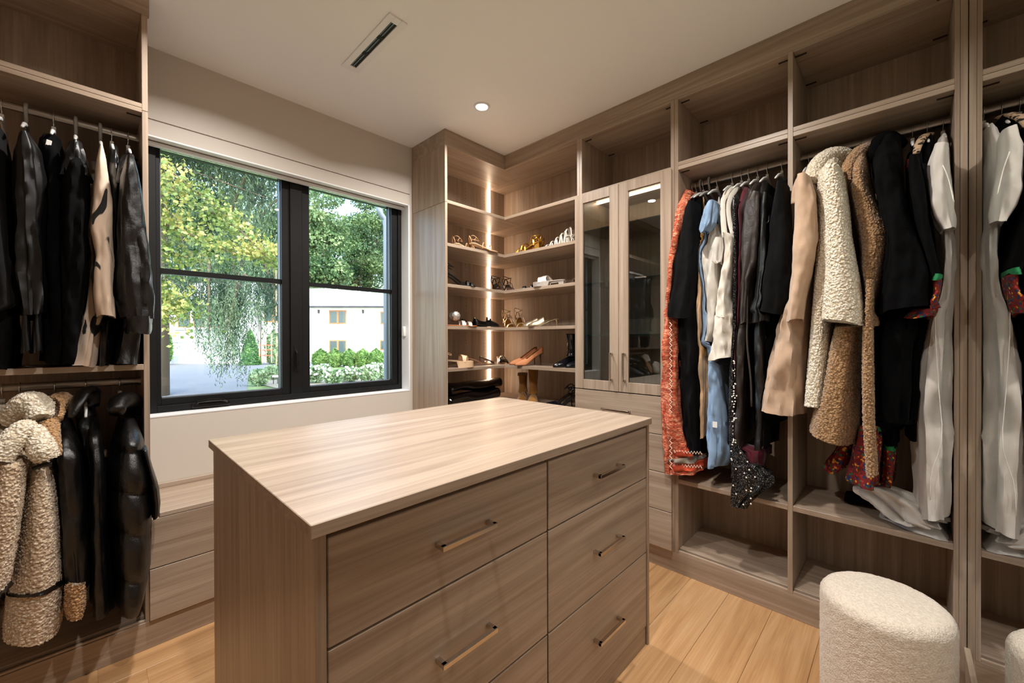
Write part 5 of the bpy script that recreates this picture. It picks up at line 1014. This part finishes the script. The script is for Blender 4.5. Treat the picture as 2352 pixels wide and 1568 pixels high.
pair(o, (1268, 742, SD, 140, 'x', 2.47), (1284, 742, SD, 138, 'x', 2.42), two(0, 'silver mule on the fourth shoe shelf'), 'shoe', 'pair of silver mules')
# shelf E
o = shoe('flatform_sandal', (mt_beige, mt_beige, mt_beige), heel=.055, plat=.045, straps=((.76, .045, .006, .012), (.66, .05, .006, -.012)), ankle=(.07, .038, .034, .003))
pair(o, (1.79, 2.46, SE, -34, 'w', 0), (1.737, 2.382, SE, -34, 'w', 0), two(0, 'beige flatform sandal with crossed straps'), 'shoe', 'pair of beige flatform sandals')
o = shoe('mule', (mt_clear, mt_nude, mt_clear), heel=.055, hk='block')
pair(o, (2.08, 2.52, SE, -35, 'w', 0), (1146, 831, SE, -120, 'y', 2.52), two(0, 'clear vinyl mule on the fifth shoe shelf'), 'shoe', 'pair of clear mules')
o = shoe('pump', (mt_tan, mt_dkbrn, mt_dkbrn), heel=.095, hk='stiletto', pointed=True, Ln=.24)
pair(o, (1232, 834, SE, 158, 'x', 2.50), (1246, 836, SE, 158, 'x', 2.44), two(0, 'tan suede pointed stiletto pump'), 'shoe', 'pair of tan stiletto pumps')
o = shoe('ankle_boot', (mt_bluea, mt_blk, mt_blk), heel=.05, shaft=.16, pointed=True, Ln=.22)
pair(o, (2.475, 1.70, SE, 157, 'w', 0), (2.50, 1.612, SE, 157, 'w', 0), two(0, 'black patent ankle boot on the fifth shoe shelf'), 'boot', 'pair of black ankle boots')
# shelf F
o = shoe('boot', (mt_must, mt_dkbrn, mt_must), heel=.03, shaft=.199, Ln=.23, Wd=.04); put(o, 1226, 912, SF, -142, 'x', 2.47, 'mustard suede boot standing upright', 'boot', 'pair of mustard suede boots')
o = shoe('boot', (mt_must, mt_dkbrn, mt_must), heel=.03, shaft=.20, Ln=.23, Wd=.04, flop=.07); put(o, 1202, 910, SF, -140, 'x', 2.49, 'mustard suede boot with its shaft flopped over', 'boot', 'pair of mustard suede boots')
o = shoe('heeled_sandal', (mt_bluea, mt_blk, mt_blk), heel=.10, hk='stiletto', straps=((.8, .04, .008, .0), (.66, .045, .008, 0)), ankle=(.06, .034, .03, .004))
pair(o, (1318, 920, SF, 150, 'x', 2.42), (1330, 925, SF, 150, 'x', 2.36), two(0, 'black patent heeled sandal on the lowest shoe shelf in view'), 'shoe', 'pair of black patent sandals')
# tall patent boots lying on the shelf
for i, (ua, ub, y_, dz, lab) in enumerate(((1016, 1138, 2.40, .0465, 'tall black patent boot lying under another on the shelf'), (1020, 1142, 2.44, .123, 'tall black patent boot lying on top of its partner'))):
    p0 = on(ua, 900, 1, y_); p1 = on(ub, 900, 1, y_+.02); t = thing('knee_boot', ((p0.x+p1.x)/2, y_, SF), lab, 'boot', 'pair of tall patent boots'); rings = []; n_ = 30
    for k in range(40):
        q = k/39; c = p0.lerp(p1, q); r = float(np.interp(q, [0, .25, .6, 1], [.050, .044, .050, .056])); zc = SF+dz+.004*math.sin(7*q)
        rings.append([(c.x, c.y+r*1.15*math.cos(a)+.004*math.sin(3*a+11*q), zc+r*.78*math.sin(a)*(1+.12*math.sin(9*q+2*a))) for a in np.linspace(0, 2*math.pi, n_, endpoint=False)])
    MB().loft(rings, True, False).build('shaft', m_patent, t, True)
    MB().loft([[(p0.x-.01*j-.002, p0.y-.03+.05*math.cos(a)*.7-.04*j, SF+dz+.036*math.sin(a)*(1-.12*j)) for a in np.linspace(0, 2*math.pi, 16, endpoint=False)] for j in range(3)]).build('foot', m_patent, t, True)
# dark item on the coat bay shelf
t = thing('folded_scarf', (2.50, .135, .525), 'black folded scarf on the shelf behind the white train', 'scarf'); rings = []
for k in range(14):
    q = k/13; rings.append([(2.50+.06*math.cos(a), .195-.11*q, .5485+.018*math.sin(a)*(1+.3*math.sin(6*q))) for a in np.linspace(0, 2*math.pi, 16, endpoint=False)])
MB().loft(rings).build('roll', m_velvet, t, True)
for k in (.3, .7): MB().tube([(2.50+.062*math.cos(a), .195-.11*k, .5485+.0195*math.sin(a)) for a in np.linspace(0, 2*math.pi, 16, endpoint=False)], .002, 6, closed=True).build('fold', m_velvet, t, True)
